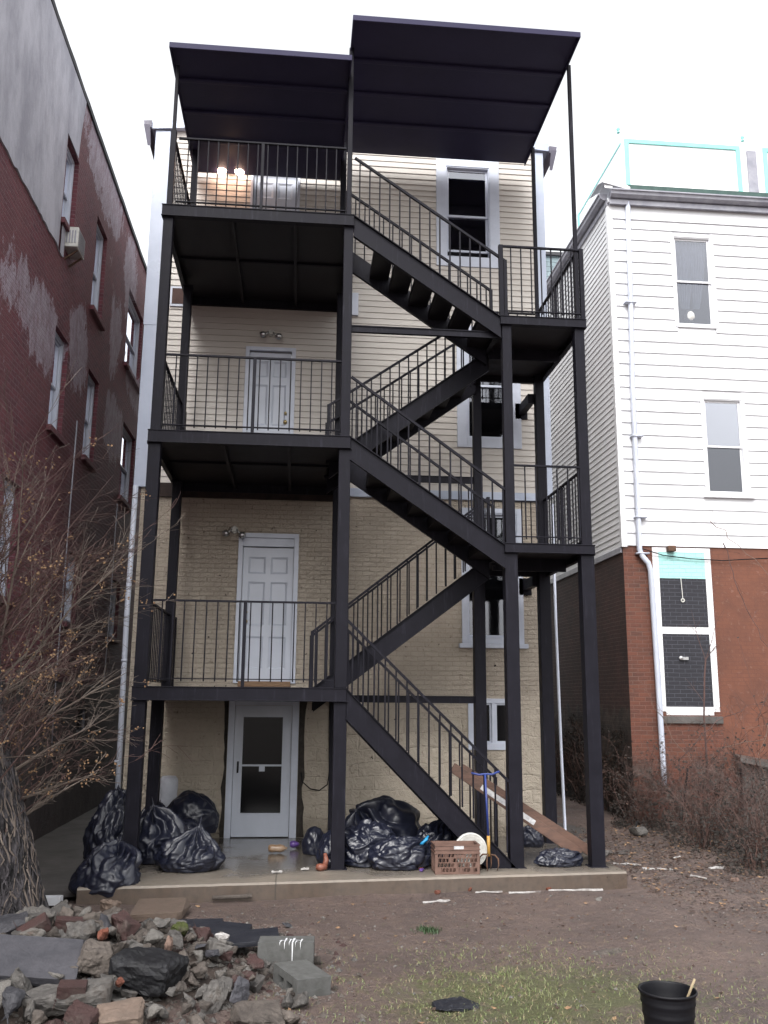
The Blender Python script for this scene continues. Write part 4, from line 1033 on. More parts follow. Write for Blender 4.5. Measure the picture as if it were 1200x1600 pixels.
bag('black bin bag leaning right with its neck raised, behind the brown crate', (3.47,.55,0), .25, .22, .38, 14, (.5,.25,.9,.20), crumple=1.3, folds=11)
bag('small black bin bag poking out between stair foot and heap', (3.72,.95,0), .14, .13, .27, 15, None, crumple=.8, fine=False)
bag('small black bin bag peeking out left of the middle post', (2.06,1.22,-.02), .15, .16, .32, 16, None, crumple=.8, fine=False)
bag('narrow crumpled black bag end left of the middle post near the slab edge', (2.24,.36,0), .16, .2, .36, 17, None, crumple=1.4, fine=False)
bag('flattened black bag under the lower end of the boards', (4.90,.16,0), .26, .15, .17, 18, (.95,.1,.3,.05), crumple=1.5, folds=7)
bag('small black bag slumped against the back right post', (4.98,1.72,-.03), .16, .14, .24, 19, (-.6,0,.8,.06), crumple=1.3, fine=False)
m = MB(); m.tube([(3.235,-.07,.27),(3.26,-.10,.29),(3.30,-.09,.33),(3.33,-.05,.36)], [.012,.02,.02,.01], 8)
tag(m.build('bag_tie', m_simple('bright_blue_plastic', (.02,.25,.5), None, 5, .4), smooth=True, loc=(3.26,-.1,.27)), 'bright blue plastic strip tied on the low front bin bag', 'bag tie')
# white roll
m = MB(); prof = []
for i in range(25):
    z = .84*i/24; r = .125+.006*noise.noise(V((z*9,0,4)))-(.03*max(0,(z-.8)/.04)); prof.append((r, z))
prof = [(.001,0)]+prof+[(.05,.845),(.03,.82),(.001,.82)]
m.lathe((.06,2.4,-.02), prof, 40)
tag(m.build('wrapped_roll', M['wrap'], smooth=True, loc=(.06,2.4,-.02)), 'upright white plastic wrapped roll against the house wall', 'roll')

# ------------------------------------------------------------------ crate, pail, tool, boards
cr = thing('plastic_crate', 'brown open topped milk crate with lattice sides at the slab edge', 'crate', (3.60,-.2,0))
cx0, cx1, cy0, cy1, ch = 3.36, 3.86, -.37, -.07, .31
m = MB()
m.box(cx0,cx1,cy0,cy0+.012,ch-.085,ch); m.box(cx0,cx1,cy1-.012,cy1,ch-.085,ch); m.box(cx0,cx0+.012,cy0+.012,cy1-.012,ch-.085,ch); m.box(cx1-.012,cx1,cy0+.012,cy1-.012,ch-.085,ch)
for z in (ch-.005, ch-.05, ch-.09): m.box(cx0-.008,cx1+.008,cy0-.008,cy0,z-.005,z+.007); m.box(cx1,cx1+.008,cy0,cy1,z-.005,z+.007); m.box(cx0-.008,cx0,cy0,cy1,z-.005,z+.007)
m.build('rim', M['crate'], cr)
m = MB(); m.box(cx0+.004,cx1-.004,cy0+.004,cy1-.004,0,.02)
for x in (cx0,cx1-.03):
    for y in (cy0,cy1-.03): m.box(x,x+.03,y,y+.03,.0,ch-.085)
m.build('base', M['crate'], cr)
def lattice(nm, P, u, L, zb, zt):
    m = MB(); rng = random.Random(3); cols = 11; rows = 4; cw = L/cols; rh = (zt-zb)/rows; t = .006
    P = V(P); u = V(u)
    for j in range(rows+1): m.bar(P+V((0,0,zb+rh*j)), P+u*L+V((0,0,zb+rh*j)), .008, t*1.6)
    for j in range(rows):
        for i in range(cols):
            x = cw*(i+(.5 if j%2 else 0)); a = P+u*x+V((0,0,zb+rh*j)); b = P+u*min(L,x+cw*.25)+V((0,0,zb+rh*(j+1)))
            m.bar(a, b, .008, .011, up=(0,1,0) if abs(u.y) < .5 else (1,0,0))
            if rng.random() < .25:
                m.bar(a+V((0,0,rh*.5))+u*.001, a+u*cw*.9+V((0,0,rh*.5)), .007, rh*.8)
    return m.build(nm, M['crate'], cr)
lattice('lattice_side', (cx0+.03,cy0+.005,0), (1,0,0), cx1-cx0-.06, .02, ch-.085); lattice('lattice_side', (cx0+.03,cy1-.006,0), (1,0,0), cx1-cx0-.06, .02, ch-.085)
lattice('lattice_side', (cx0+.005,cy0+.03,0), (0,1,0), cy1-cy0-.06, .02, ch-.085); lattice('lattice_side', (cx1-.005,cy0+.03,0), (0,1,0), cy1-cy0-.06, .02, ch-.085)
m = MB(); m.box(3.57,3.68,cy0-.0105,cy0-.0085,ch-.045,ch-.012); m.build('sticker', M['sticker'], cr)
m = MB(); c = (3.82,-.052,.20)
m.lathe(c, [(.001,.0),(.15,.0),(.158,-.006),(.166,.0),(.176,-.012),(.19,-.012),(.193,.0),(.193,.035),(.18,.038),(.175,.012),(.001,.012)], 44, axis='y')
m.lathe(c, [(.05,-.001),(.055,-.005),(.06,-.001)], 30, axis='y')
tag(m.build('pail_lid', M['pail'], smooth=True, loc=c), 'scuffed round white pail lid propped between the brown crate and the stair', 'pail lid')
gt = thing('hand_cultivator', 'blue and yellow long handled garden claw leaning on the stair rail', 'garden tool', (4.01,-.13,0))
m = MB(); m.tube([(4.012,-.125,.36),(4.0,-.045,1.045)], .013, 10); m.tube([(3.84,-.035,1.055),(3.93,-.04,1.035),(4.0,-.045,1.045),(4.08,-.05,1.04),(4.17,-.055,1.075)], .012, 10); m.build('shaft', M['blue'], gt, smooth=True)
m = MB(); m.tube([(4.013,-.127,.15),(4.012,-.125,.37)], .019, 10); m.build('lower_grip', M['yellowwood'], gt, smooth=True)
m = MB()
for i, a in enumerate((-.09,-.035,.035,.09)):
    yy = (-.07 if i % 2 else .05)
    m.tube([(4.013,-.127,.17),(4.013+a*.7,-.127+yy*.6,.165),(4.013+a*1.05,-.127+yy,.13),(4.013+a*1.1,-.127+yy,.06),(4.013+a*.85,-.127+yy*1.1,.004)], [.009,.009,.009,.008,.004], 8)
m.build('tines', M['rust'], gt, smooth=True)
def plank(label, p, q, w_, t_, seed):
    p, q = V(p), V(q); d = (q-p).normalized(); side = V((0,1,0)); up = d.cross(side); up = up if up.z > 0 else -up
    m = MB(); N = 24
    # U shaped board: face and two lips
    m.hexa([p-side*w_-up*t_*0, p+side*w_, p+side*w_+up*.012, p-side*w_+up*.012, q-side*w_, q+side*w_, q+side*w_+up*.012, q-side*w_+up*.012])
    for s_ in (-1, 1):
        a = side*w_*s_; b = side*(w_-.014)*s_
        m.hexa([p+a+up*.0125, p+b+up*.0125, p+b+up*t_, p+a+up*t_, q+a+up*.0125, q+b+up*.0125, q+b+up*t_, q+a+up*t_])
    o = m.build('board', M['plank'], loc=p, bevel=.003)
    tag(o, label, 'board', 'boards leaning through the stairs')
    return p, q, d, up
p, q, d, up = plank('long brown channel board leaning on the stairs, nearest the camera, white stickers', (3.66,.40,1.035), (5.20,.40,.035), .05, .12, 1)
m = MB()
for a, b in ((.22,.42),(.50,.64)):
    m = MB(); A = p+(q-p)*a+V((0,-.0515,0)); B = p+(q-p)*b+V((0,-.0515,0)); m.add([A+up*.03,B+up*.03,B+up*.09,A+up*.09,A+up*.03+V((0,-.001,0)),B+up*.03+V((0,-.001,0)),B+up*.09+V((0,-.001,0)),A+up*.09+V((0,-.001,0))], [(0,1,2,3),(4,5,6,7)])
    m.build('sticker', M['sticker'], bpy.data.objects['board'])
plank('long brown board behind the stickered one, its end reaching further right', (3.80,.56,1.02), (5.42,.56,.02), .05, .11, 2)
m = MB(); m.tube([(2.17,-.02,.03),(2.10,-.04,.028),(2.06,-.03,.035)], [.03,.045,.03], 10); m.tube([(2.15,-.02,.03),(2.17,-.0,.10),(2.155,.02,.17)], [.034,.03,.02], 10)
tag(m.build('rubber_scrap', M['skin_orange'], smooth=True, loc=(2.12,-.02,0)), 'curled red brown rubber scrap at the foot of the middle post', 'scrap')
bt = MB(); bt.lathe((1.58,1.30,.03), [(.001,-.1),(.04,-.095),(.05,-.05),(.042,.0),(.05,.05),(.035,.1),(.015,.12),(.015,.14),(.001,.14)], 14, axis='x')
tag(bt.build('bottle', M['bottle'], smooth=True, loc=(1.58,1.3,.0)), 'crushed amber plastic bottle lying before the basement door', 'bottle')
bt = MB(); bt.lathe((1.80,1.62,.03), [(.001,-.05),(.035,-.045),(.045,.0),(.03,.05),(.012,.07),(.001,.075)], 12, axis='x')
tag(bt.build('purple_cup', M['purple'], smooth=True, loc=(1.8,1.62,0)), 'small purple plastic cup beside the amber bottle', 'cup')
def scrap(label, c, w_, l_, rot, mat='paper', name='litter_scrap', cat='litter', t=.012, seed=1, group=None):
    m = MB(); n = 7; vs = []
    for j in range(3):
        for i in range(n):
            a = (i/(n-1)-.5)*l_; b = (j/2-.5)*w_*(.5+.8*abs(noise.noise(V((i*.9,seed,j)))))
            x = a*math.cos(rot)-b*math.sin(rot); y = a*math.sin(rot)+b*math.cos(rot)
            vs.append((c[0]+x, c[1]+y, c[2]+t+abs(.02*noise.noise(V((i*.8,j*.7,seed))))))
    top = len(vs); vs += [(v[0],v[1],v[2]-t) for v in vs]
    fs = []
    for j in range(2):
        for i in range(n-1):
            k = j*n+i; fs += [(k,k+1,k+n+1,k+n),(k+top,k+n+top,k+n+1+top,k+1+top)]
    for i in range(n-1): fs += [(i,i+top,i+1+top,i+1),(2*n+i,2*n+i+1,2*n+i+1+top,2*n+i+top)]
    fs += [(0,n,n+top,top),(n,2*n,2*n+top,n+top),(n-1,n-1+top,2*n-1+top,2*n-1),(2*n-1,2*n-1+top,3*n-1+top,3*n-1)]
    m.add(vs, fs); return tag(m.build(name, M[mat], smooth=False, loc=c), label, cat, group)
G = lambda x, y: gz(x, y)
LG = 'pieces of litter on the dirt'
for i, (lb_, x, y, w_, l_, r) in enumerate([
    ('long white strip at the slab base near its right end', 4.92,-.44,.05,.62,.05), ('shorter white strip at the slab base before the stair post', 4.33,-.5,.04,.36,.03),
    ('thin white strip at the slab base below the garden claw', 3.92,-.55,.025,.30,.05), ('bent white strip lying on the dirt in front of the crate', 3.28,-.98,.05,.30,.25),
    ('jagged white scrap on the dirt right of the patio, nearest it', 6.0,.9,.08,.34,-.4), ('flat white scrap on the dirt halfway to the brambles', 6.25,.55,.09,.36,-.1),
    ('bright white lump by the foot of the brambles', 7.05,.62,.12,.22,.1), ('thin white sliver among leaves near the brambles', 6.55,.05,.03,.22,-1.0),
    ('crumpled white paper beside the bramble stems', 6.8,1.25,.05,.14,.5)]):
    scrap(lb_, (x,y,G(x,y)), w_, l_, r, seed=i+2, group=LG)
scrap('small white paper beside the rubber scrap on the slab', (1.93,-.03,.004), .05, .09, .2, seed=21, name='litter_scrap')
scrap('white paper bit on the slab crack before the basement door', (1.62,-.2,.006), .06, .12, .5, seed=23, name='litter_scrap')
scrap('purple wrapper on the slab left of the crate', (3.24,-.16,.004), .07, .09, 1.2, 'purple', 'wrapper', 'wrapper', seed=22)
scrap('brown leather like scrap on the slab between bags and crate', (3.18,.02,.004), .09, .2, -.5, 'skin_orange', 'leather_scrap', 'scrap', seed=29)
m = MB(); m.tube([(.98,-.84,-.12),(1.38,-.80,-.115)], .022, 10); tag(m.build('pipe_offcut', M['rock_brown'], smooth=True, loc=(1.2,-.82,-.15)), 'short brown pipe lying along the base of the slab', 'pipe')
ty = thing('bright_tray', 'shiny white tray lying on the dirt left of the patio corner', 'tray', (-.62,-.95,-.12))
m = MB(); m.box(-.74,-.50,-1.02,-.88,-.14,-.12); 
for b_ in ((-.74,-.50,-1.02,-1.01),(-.74,-.50,-.89,-.88),(-.74,-.73,-1.01,-.89),(-.51,-.50,-1.01,-.89)): m.box(b_[0],b_[1],b_[2],b_[3],-.12,-.07)
m.build('tray', M['white_vinyl'], ty)

# ------------------------------------------------------------------ black bucket with stick
bx, by = 4.04, -5.18; bz = G(bx, by)+.003
bk = thing('black_bucket', 'black ribbed plastic bucket in the lower right, a pale stick in it', 'bucket', (bx,by,bz))
m = MB(); H_ = .21-bz
prof = [(.001,.0),(.118,.0),(.124,.01)]
for i in range(30):
    t = i/29; prof.append((.124+.038*t+.0035*(1 if (i%6) in (0,1) else 0), .012+(H_-.03)*t))
prof += [(.170,H_-.014),(.173,H_-.006),(.170,H_),(.163,H_),(.160,H_-.01),(.155,H_-.05),(.120,.012),(.001,.01)]
m.lathe((bx,by,bz), prof, 56); m.build('bucket_shell', M['black'], bk, smooth=True)
m = MB(); m.tube([(bx+.02,by+.06,bz+.012),(bx+.085,by-.10,.20),(bx+.115,by-.135,.30)], [.008,.008,.0075], 8)
tag(m.build('wooden_stick', M['straw'], smooth=True, loc=(bx+.02,by+.06,bz)), 'pale wooden stick standing in the black bucket', 'stick')

# ------------------------------------------------------------------ rubble heap
def rock_mesh(seed, dims, pts=15, rough=.05, box=.0, cuts=3):
    rg = random.Random(seed); bm = bmesh.new()
    P = []
    for i in range(pts):
        p = V((rg.uniform(-1,1), rg.uniform(-1,1), rg.uniform(-1,1)))
        if box: p = V([math.copysign(1-(1-abs(c))*(1-box) if rg.random() < box else abs(c), c) for c in p])
        elif p.length > 1: p.normalize()
        P.append(p)
    if box > .8: P += [V((x,y,z))*rg.uniform(.88,1) for x in (-1,1) for y in (-1,1) for z in (-1,1)]
    for p in P: bm.verts.new((p.x*dims[0]/2, p.y*dims[1]/2, p.z*dims[2]/2))
    r = bmesh.ops.convex_hull(bm, input=bm.verts)
    bmesh.ops.delete(bm, geom=[v for v in bm.verts if not v.link_faces], context='VERTS')
    s_ = min(dims)
    bmesh.ops.bevel(bm, geom=bm.edges[:], offset=s_*.04, segments=1, affect='EDGES', profile=.6)
    bmesh.ops.triangulate(bm, faces=bm.faces)
    for _ in range(cuts):
        lim = max(dims)*.075
        es = [e for e in bm.edges if e.calc_length() > lim]
        if es: bmesh.ops.subdivide_edges(bm, edges=es, cuts=1)
        bmesh.ops.triangulate(bm, faces=[f for f in bm.faces if len(f.verts) > 3])
    bm.normal_update()
    for v in bm.verts:
        q = v.co/s_; n_ = noise.noise(q*1.4+V((seed,0,0)))*.7+noise.noise(q*3.5+V((seed,3,0)))*.55+.4*noise.noise(q*8)
        v.co += v.normal*(n_*rough*s_)
    me = bpy.data.meshes.new('rock'); bm.to_mesh(me); bm.free(); return me
def rock(name, label, cat, loc, dims, rot, mat, seed, group='broken stones and bricks in the rubble heap', pts=15, rough=.05, box=0, me=None):
    me = me or rock_mesh(seed, dims, pts, rough, box)
    if not me.materials: me.materials.append(M[mat])
    o = bpy.data.objects.new(name, me); COL.objects.link(o); o.location = loc; o.rotation_euler = rot
    ORG[o.name] = V(loc); return tag(o, label, cat, group)
def H(x, y): return -.15+.42*math.exp(-(((x+.1)/1.15)**2+((y+3.6)/1.25)**2))+.12*math.exp(-(((x-1.2)/.8)**2+((y+3.6)/.9)**2))
keys = [
 ('flagstone','large flat blue grey flagstone tilted at the left of the heap','stone',(.10,-4.22,.18),(.60,.40,.07),(.42,.12,.15),'bluestone',.9),
 ('stone_block','rounded lumpy grey block at the top of the heap','stone',(.31,-3.80,.27),(.30,.26,.20),(0,.1,.4),'rock_grey',0),
 ('stone_block','brown mortar crusted block right of the big flagstone','stone',(.50,-4.15,.17),(.25,.22,.22),(.2,.3,.2),'rock_brown',.5),
 ('stone_block','long smooth greenish grey block below the flagstone','stone',(.42,-4.62,.06),(.56,.24,.18),(.1,-.12,.12),'rock_grey',.4),
 ('asphalt_slab','thick jagged black asphalt slab in the middle of the heap','asphalt',(.84,-4.22,.10),(.50,.34,.26),(.10,.14,-.12),'asphalt',.6),
 ('stone_block','blue grey rock at the bottom left corner','stone',(.10,-4.75,.07),(.22,.26,.22),(.1,0,.7),'bluestone',0),
 ('brick','intact maroon brick lying on the greenish block','brick',(.46,-4.68,.13),(.17,.10,.075),(.2,.05,.1),'rock_red',.95),
 ('brick','broken red brick at the bottom edge of the heap','brick',(.56,-4.86,.04),(.20,.12,.09),(.1,.2,-.4),'rock_red',.6),
 ('sandstone_slab','wide tan sandstone slab at the back of the heap','stone',(.56,-1.62,-.06),(.52,.46,.08),(.12,-.05,-.1),'tan_stone',.8),
 ('sandstone_lump','tan pointed lump beside the sandstone slab','stone',(.10,-1.62,-.06),(.27,.24,.24),(.1,0,.2),'tan_stone',0),
 ('mossy_stone','stone covered in bright green moss','stone',(.92,-3.30,.14),(.20,.18,.15),(0,.1,.2),'moss',0),
 ('pale_stone','pale grey three cornered stone','stone',(.82,-3.78,.20),(.19,.14,.13),(.5,.2,.3),'rock_pale',0),
 ('pink_stone','upright pinkish stone beside the pale triangle','stone',(.94,-3.86,.16),(.12,.12,.19),(.1,.1,.3),'rock_pink',0),
 ('slate_sheet','flat black slate sheet, the farther of the two on the right slope','slate',(1.20,-2.72,.01),(.50,.34,.035),(.06,.08,-.12),'slate',.85),
 ('slate_sheet','flat black slate sheet next to the painted cinder block','slate',(1.47,-3.05,.02),(.46,.30,.035),(.08,-.05,.1),'slate',.9),
 ('slate_sheet','narrow dark slate strip behind the tan slab','slate',(.98,-2.02,-.10),(.40,.20,.04),(0,0,.05),'slate',.9),
 ('standing_stone','upright smooth grey stone at the lower middle of the heap','stone',(1.31,-4.38,.0),(.20,.12,.27),(-.3,.05,.1),'rock_grey',.2),
 ('standing_stone','upright thin blue grey shard next to the smooth one','stone',(1.46,-4.38,-.02),(.14,.09,.24),(-.2,.35,.4),'bluestone',.2),
 ('stone_slab','brown flat slab at the lower right of the heap','stone',(1.60,-4.62,-.06),(.34,.28,.10),(.2,.1,.3),'rock_brown',.6),
 ('brick_bit','orange brick bit above the greenish block','brick',(.71,-4.46,.11),(.08,.07,.07),(.3,.4,.2),'rock_orange',0),
 ('brick_bit','orange red brick bit right of the lumpy grey block','brick',(.48,-3.86,.25),(.10,.09,.11),(.3,.2,.6),'rock_orange',0),
 ('stone_slab','smooth mushroom brown slab at the bottom edge','stone',(.76,-4.78,.01),(.32,.26,.09),(.25,.0,.1),'tan_stone',.6),
 ('red_stone','dusty red stone left of the plain cinder block','stone',(1.53,-3.80,.03),(.17,.14,.11),(.2,.2,-.4),'rock_red',0),
 ('cream_stone','yellowish cream stone at the bottom edge','stone',(1.00,-4.74,.0),(.17,.15,.14),(.1,.3,.2),'rock_pale',0),
 ('plaster_chunk','small white plaster chunk beside the slates','plaster',(1.26,-3.28,.09),(.14,.10,.06),(.1,.1,.2),'paper',0),
 ('brick','dark red brick under the tree at the left','brick',(-.02,-3.80,.28),(.21,.12,.09),(.3,-.5,.2),'rock_red',.95),
 ('brick','red brick with a white mortar top near the trunk','brick',(.16,-3.55,.25),(.19,.10,.09),(.1,.1,.2),'rock_red',.95),
 ('stone_block','dark flat rock beside the tree trunk','stone',(-.35,-3.4,.2),(.42,.34,.12),(.1,-.2,.3),'bluestone',.4),
 ('flat_stone','single flat dark stone alone on the grass at the bottom','stone',(2.92,-4.22,-.155),(.36,.27,.06),(.03,.02,.1),'slate',.2),
 ('flat_stone','flat pitted brown stone sunk in the dirt right of the grass','stone',(4.40,-2.95,-.16),(.34,.26,.06),(0,.02,.2),'rock_brown',.1)]
for i, (nm, lb_, ct, loc, dm, rt, mt, bxx) in enumerate(keys):
    solo = loc[0] > 2.5
    rock(nm, lb_, ct, loc, dm, rt, mt, 100+i, None if solo else 'broken stones and bricks in the rubble heap', pts=22 if bxx else 14, rough=.04 if bxx > .7 else .12, box=bxx)
def cinder(label, c, L, Wd, Hh, rot, cores, mat, splash=False):
    m = MB()
    F_ = ((-L/2,-Wd/2,0),(1,0,0),(0,-1,0))
    holes = [(L*.16,L*.42,Hh*.28,Hh*.72),(L*.56,L*.82,Hh*.28,Hh*.72)] if cores == 'front' else []
    m.grid(F_, 0, L, 0, Hh, holes, 0, .10)
    if cores == 'side':
        m2 = ((-L/2,-Wd/2,0),(0,1,0),(-1,0,0)); m.grid(m2, 0, Wd, 0, Hh, [(Wd*.2,Wd*.45,Hh*.3,Hh*.65),(Wd*.56,Wd*.8,Hh*.3,Hh*.65)], 0, .12)
    else: m.add([(-L/2,-Wd/2,0),(-L/2,Wd/2,0),(-L/2,Wd/2,Hh),(-L/2,-Wd/2,Hh)], [(0,1,2,3)])
    m.add([(L/2,-Wd/2,0),(L/2,Wd/2,0),(L/2,Wd/2,Hh),(L/2,-Wd/2,Hh)], [(0,1,2,3)])
    m.add([(-L/2,Wd/2,0),(L/2,Wd/2,0),(L/2,Wd/2,Hh),(-L/2,Wd/2,Hh)], [(0,1,2,3)])
    m.add([(-L/2,-Wd/2,Hh),(L/2,-Wd/2,Hh),(L/2,Wd/2,Hh),(-L/2,Wd/2,Hh)], [(0,1,2,3)]); m.add([(-L/2,-Wd/2,0),(L/2,-Wd/2,0),(L/2,Wd/2,0),(-L/2,Wd/2,0)], [(0,3,2,1)])
    o = m.build('cinder_block', M[mat], loc=(0,0,0)); o.location = c; o.rotation_euler = rot; tag(o, label, 'cinder block', 'cinder blocks at the edge of the rubble')
    if splash:
        s_ = MB(); rg = random.Random(5)
        # runs of white paint over the top and front face
        for x, w_, y0, dn in ((-.045,.006,-.03,.02),(-.01,.007,.03,.045),(.025,.005,.0,.02),(.05,.010,.03,.135),(.072,.005,-.05,.03),(.11,.006,.0,.05)):
            yb = -Wd/2; a, b = x-w_/2, x+w_/2
            s_.add([(a,yb,Hh+.002),(b,yb,Hh+.002),(b+.012,y0,Hh+.002),(a+.006,y0,Hh+.002)], [(0,1,2,3)])
            s_.add([(a,yb-.002,Hh+.002),(b,yb-.002,Hh+.002),(b-.003,yb-.002,Hh-dn),(a+.003,yb-.002,Hh-dn)], [(0,3,2,1)])
        s_.add([(-.05,-.06,Hh+.003),(.01,-.035,Hh+.003),(.01,-.025,Hh+.003),(-.05,-.052,Hh+.003)], [(0,1,2,3)]); s_.add([(.02,-.01,Hh+.003),(.11,-.05,Hh+.003),(.11,-.042,Hh+.003),(.02,-.0,Hh+.003)], [(0,1,2,3)])
        s_.build('paint_drips', M['white_vinyl'], o)
    return o
cinder('silvery painted cinder block with white paint drips, upper of two', (1.76,-3.40,-.10), .42, .20, .19, (.0,.0,-.06), '', 'cinder', True)
cinder('plain grey cinder block with two holes, lower of two', (1.87,-3.86,-.15), .26, .40, .15, (.05,.03,.45), 'side', 'cinder')
protos = []
mats_ = ['rock_grey','rock_brown','rock_brown','rock_grey','rock_brown','rock_pale','rock_grey','rock_brown','rock_brown','rock_grey','rock_brown','bluestone','rock_grey','rock_pale','rock_brown','rock_red']
for i in range(32):
    dm = (R_.uniform(.8,1.2), R_.uniform(.6,.95), R_.uniform(.4,.75)); me = rock_mesh(300+i, tuple(a*.2 for a in dm), R_.randint(9,16), .13, R_.choice((0,.3,.6)), 2); me.materials.append(M[mats_[i%16]]); protos.append((me, mats_[i%16]))
names = {'rock_grey':('grey_stone','loose grey stone chunk in the rubble heap'), 'rock_brown':('brown_stone','loose brown grey stone chunk in the rubble heap'), 'rock_pale':('mortar_chunk','loose pale mortar chunk in the rubble heap'), 'bluestone':('bluestone_chip','loose blue grey stone chip in the rubble heap'), 'rock_red':('brick_chunk','loose dark red brick chunk in the rubble heap')}
kp = [(k[3], max(k[4])*.5) for k in keys]+[((1.76,-3.40,0),.26),((1.87,-3.86,0),.26)]
cnt = 0
for i in range(2500):
    if cnt >= 285: break
    x = R_.gauss(.75,.72); y = R_.gauss(-3.85,.8)
    if y > -1.45 or y < -5.6 or x > 2.0-.25*(y+3.6)**2*.3 or x < -1.4: continue
    h_ = H(x, y)
    if h_ < -.12 and R_.random() < .8: continue
    s_ = R_.choice((.45,.5,.6,.7,.8,1.0)) if x > .7 else R_.choice((.6,.7,.9,1.1,1.3))
    if any(math.hypot(x-k[0], y-k[1]) < r_*.55+.05*s_ for k, r_ in kp): continue
    me, mt = protos[R_.randrange(32)]; nm, lb_ = names[mt]
    o = rock(nm, lb_, 'stone' if mt != 'rock_red' else 'brick', (x,y,max(G(x,y)+.02,h_-.02+R_.uniform(-.03,.05))), None, (R_.uniform(-.6,.6),R_.uniform(-.6,.6),R_.uniform(0,6.3)), mt, 0, me=me)
    o.scale = (s_,s_,s_); cnt += 1
# heap core of earth and small debris below the stones
m = MB(); nx_, ny_ = 60, 60
for j in range(ny_+1):
    for i in range(nx_+1):
        x = -2.2+4.6*i/nx_; y = -6+4.8*j/ny_; m.v.append((x, y, min(H(x,y)-.05,.4)-.06+.03*noise.noise(V((x*6,y*6,1)))))
m.f = [(j*(nx_+1)+i, j*(nx_+1)+i+1, (j+1)*(nx_+1)+i+1, (j+1)*(nx_+1)+i) for j in range(ny_) for i in range(nx_)]; m.m = [0]*len(m.f)
tag(m.build('earth_mound', M['heap_soil'], smooth=True), kind='structure')
def reg_heap(r):
    while True:
        x = r.gauss(.8,.75); y = r.gauss(-3.7,.85)
        if -5.6 < y < -1.5 and -1.6 < x < 2.3: return x, y
def Hz(x, y): return max(gz(x,y), min(H(x,y)-.05,.4)-.06+.03*noise.noise(V((x*6,y*6,1))))
for i, (lb_, x, y, s_, mt) in enumerate([('orange brick chip at the slab base left of the crate', 3.35,-.62,.09,'rock_orange'),('orange brick chip at the slab base under the crate corner', 3.72,-.5,.08,'rock_orange'),('orange brick chip at the slab base near the right end', 4.62,-.42,.08,'rock_orange'),
    ('pale stone on the dirt below the white strip', 5.0,-1.0,.09,'rock_pale'),('grey rounded stone at the edge of the alley path', 5.93,1.55,.2,'rock_grey'),('larger grey stone at the corner of the white house', 6.9,2.9,.34,'rock_grey'),
    ('pinkish stone on the dirt in front of the brambles', 6.9,-.15,.12,'rock_pink'),('dark clod on the bare dirt', 2.3,-3.6,.06,'rock_brown'),('tiny pale stone beside the pitted flat stone', 4.8,-2.6,.05,'rock_pale')]):
    rock('stone_chip' if 'rock_o' not in mt else 'brick_bit', lb_, 'stone' if 'rock_o' not in mt else 'brick', (x,y,G(x,y)+s_*.2), (s_,s_*.8,s_*.6), (0,0,i), mt, 500+i, None)

# ------------------------------------------------------------------ loose ground cover
def ground_z(x, y): return G(x, y)
gr = MB(); st = MB(); rg = random.Random(11)
def blade(mb, x, y, z, h, a, lean, w_):
    dx, dy = math.cos(a), math.sin(a); px_, py_ = -dy*w_, dx*w_
    p1 = (x+dx*lean*.4, y+dy*lean*.4, z+h*.6); p2 = (x+dx*lean, y+dy*lean, z+h)
    mb.add([(x-px_,y-py_,z-.005),(x+px_,y+py_,z-.005),(p1[0]+px_*.8,p1[1]+py_*.8,p1[2]),(p1[0]-px_*.8,p1[1]-py_*.8,p1[2]),p2], [(0,1,2,3),(3,2,4)])
for i in range(110000):
    x = rg.uniform(1.4,7); y = rg.uniform(-7,-.6)
    d = math.exp(-(((x-3.5)/1.15)**2+((y+4.0)/.95)**2)); d2 = .35*math.exp(-(((x-4.9)/.7)**2+((y+5)/.7)**2))+.25*math.exp(-(((x-2.1)/.4)**2+((y+4.5)/.7)**2))
    n_ = noise.noise(V((x*2.2,y*2.2,9)))*.5+noise.noise(V((x*6,y*6,2)))*.45+.42
    if rg.random() > max(d, d2)*max(0,n_)*1.5: continue
    z = G(x,y)
    if rg.random() < .72: blade(gr, x, y, z, rg.uniform(.006,.028), rg.uniform(0,6.28), rg.uniform(.012,.05), .0022)
    else: blade(st, x, y, z, rg.uniform(.002,.02), rg.uniform(0,6.28), rg.uniform(.03,.09), .002)
for i in range(1500):
    x = rg.uniform(-.5,9); y = rg.uniform(-6.5,2.5)
    if -1 < y and x < 5.8: continue
    blade(st, x, y, G(x,y)+.003, rg.uniform(.0,.012), rg.uniform(0,6.28), rg.uniform(.02,.08), .0018)
tag(gr.build('short_grass', M['grass'], loc=(3.5,-4,-.17)), 'patchy short green grass on the dirt', 'grass', None, 'stuff')
tag(st.build('dry_grass', M['straw'], loc=(3.5,-4,-.17)), 'scattered dry straw and dead grass stalks', 'dead grass', None, 'stuff')
def chips(name, mats__, n, region, smin, smax, label, cat, seed, zf=None):
    m = MB(); rg = random.Random(seed)
    for i in range(n):
        x, y = region(rg); z = (zf or G)(x, y); s_ = smin+(smax-smin)*rg.random()**3
        a = rg.uniform(0,6.28); ca, sa = math.cos(a), math.sin(a)
        pts = [(s_,0,0),(0,s_*.7,0),(-s_,0,0),(0,-s_*.7,0),(0,0,s_*.6)]
        m.add([(x+ca*p-sa*q, y+sa*p+ca*q, z+r) for p,q,r in pts], [(0,1,4),(1,2,4),(2,3,4),(3,0,4)], rg.randrange(len(mats__)))
    tag(m.build(name, mats__, loc=(4,-2,-.2)), label, cat, None, 'stuff')
def reg_dirt(r):
    while True:
        x = r.uniform(-1.5,8.5); y = r.uniform(-7.5,3)
        if y > -1.15+.62*max(0,min(1,(x+.36)/5.9)) and x < 5.75: continue
        return x, y
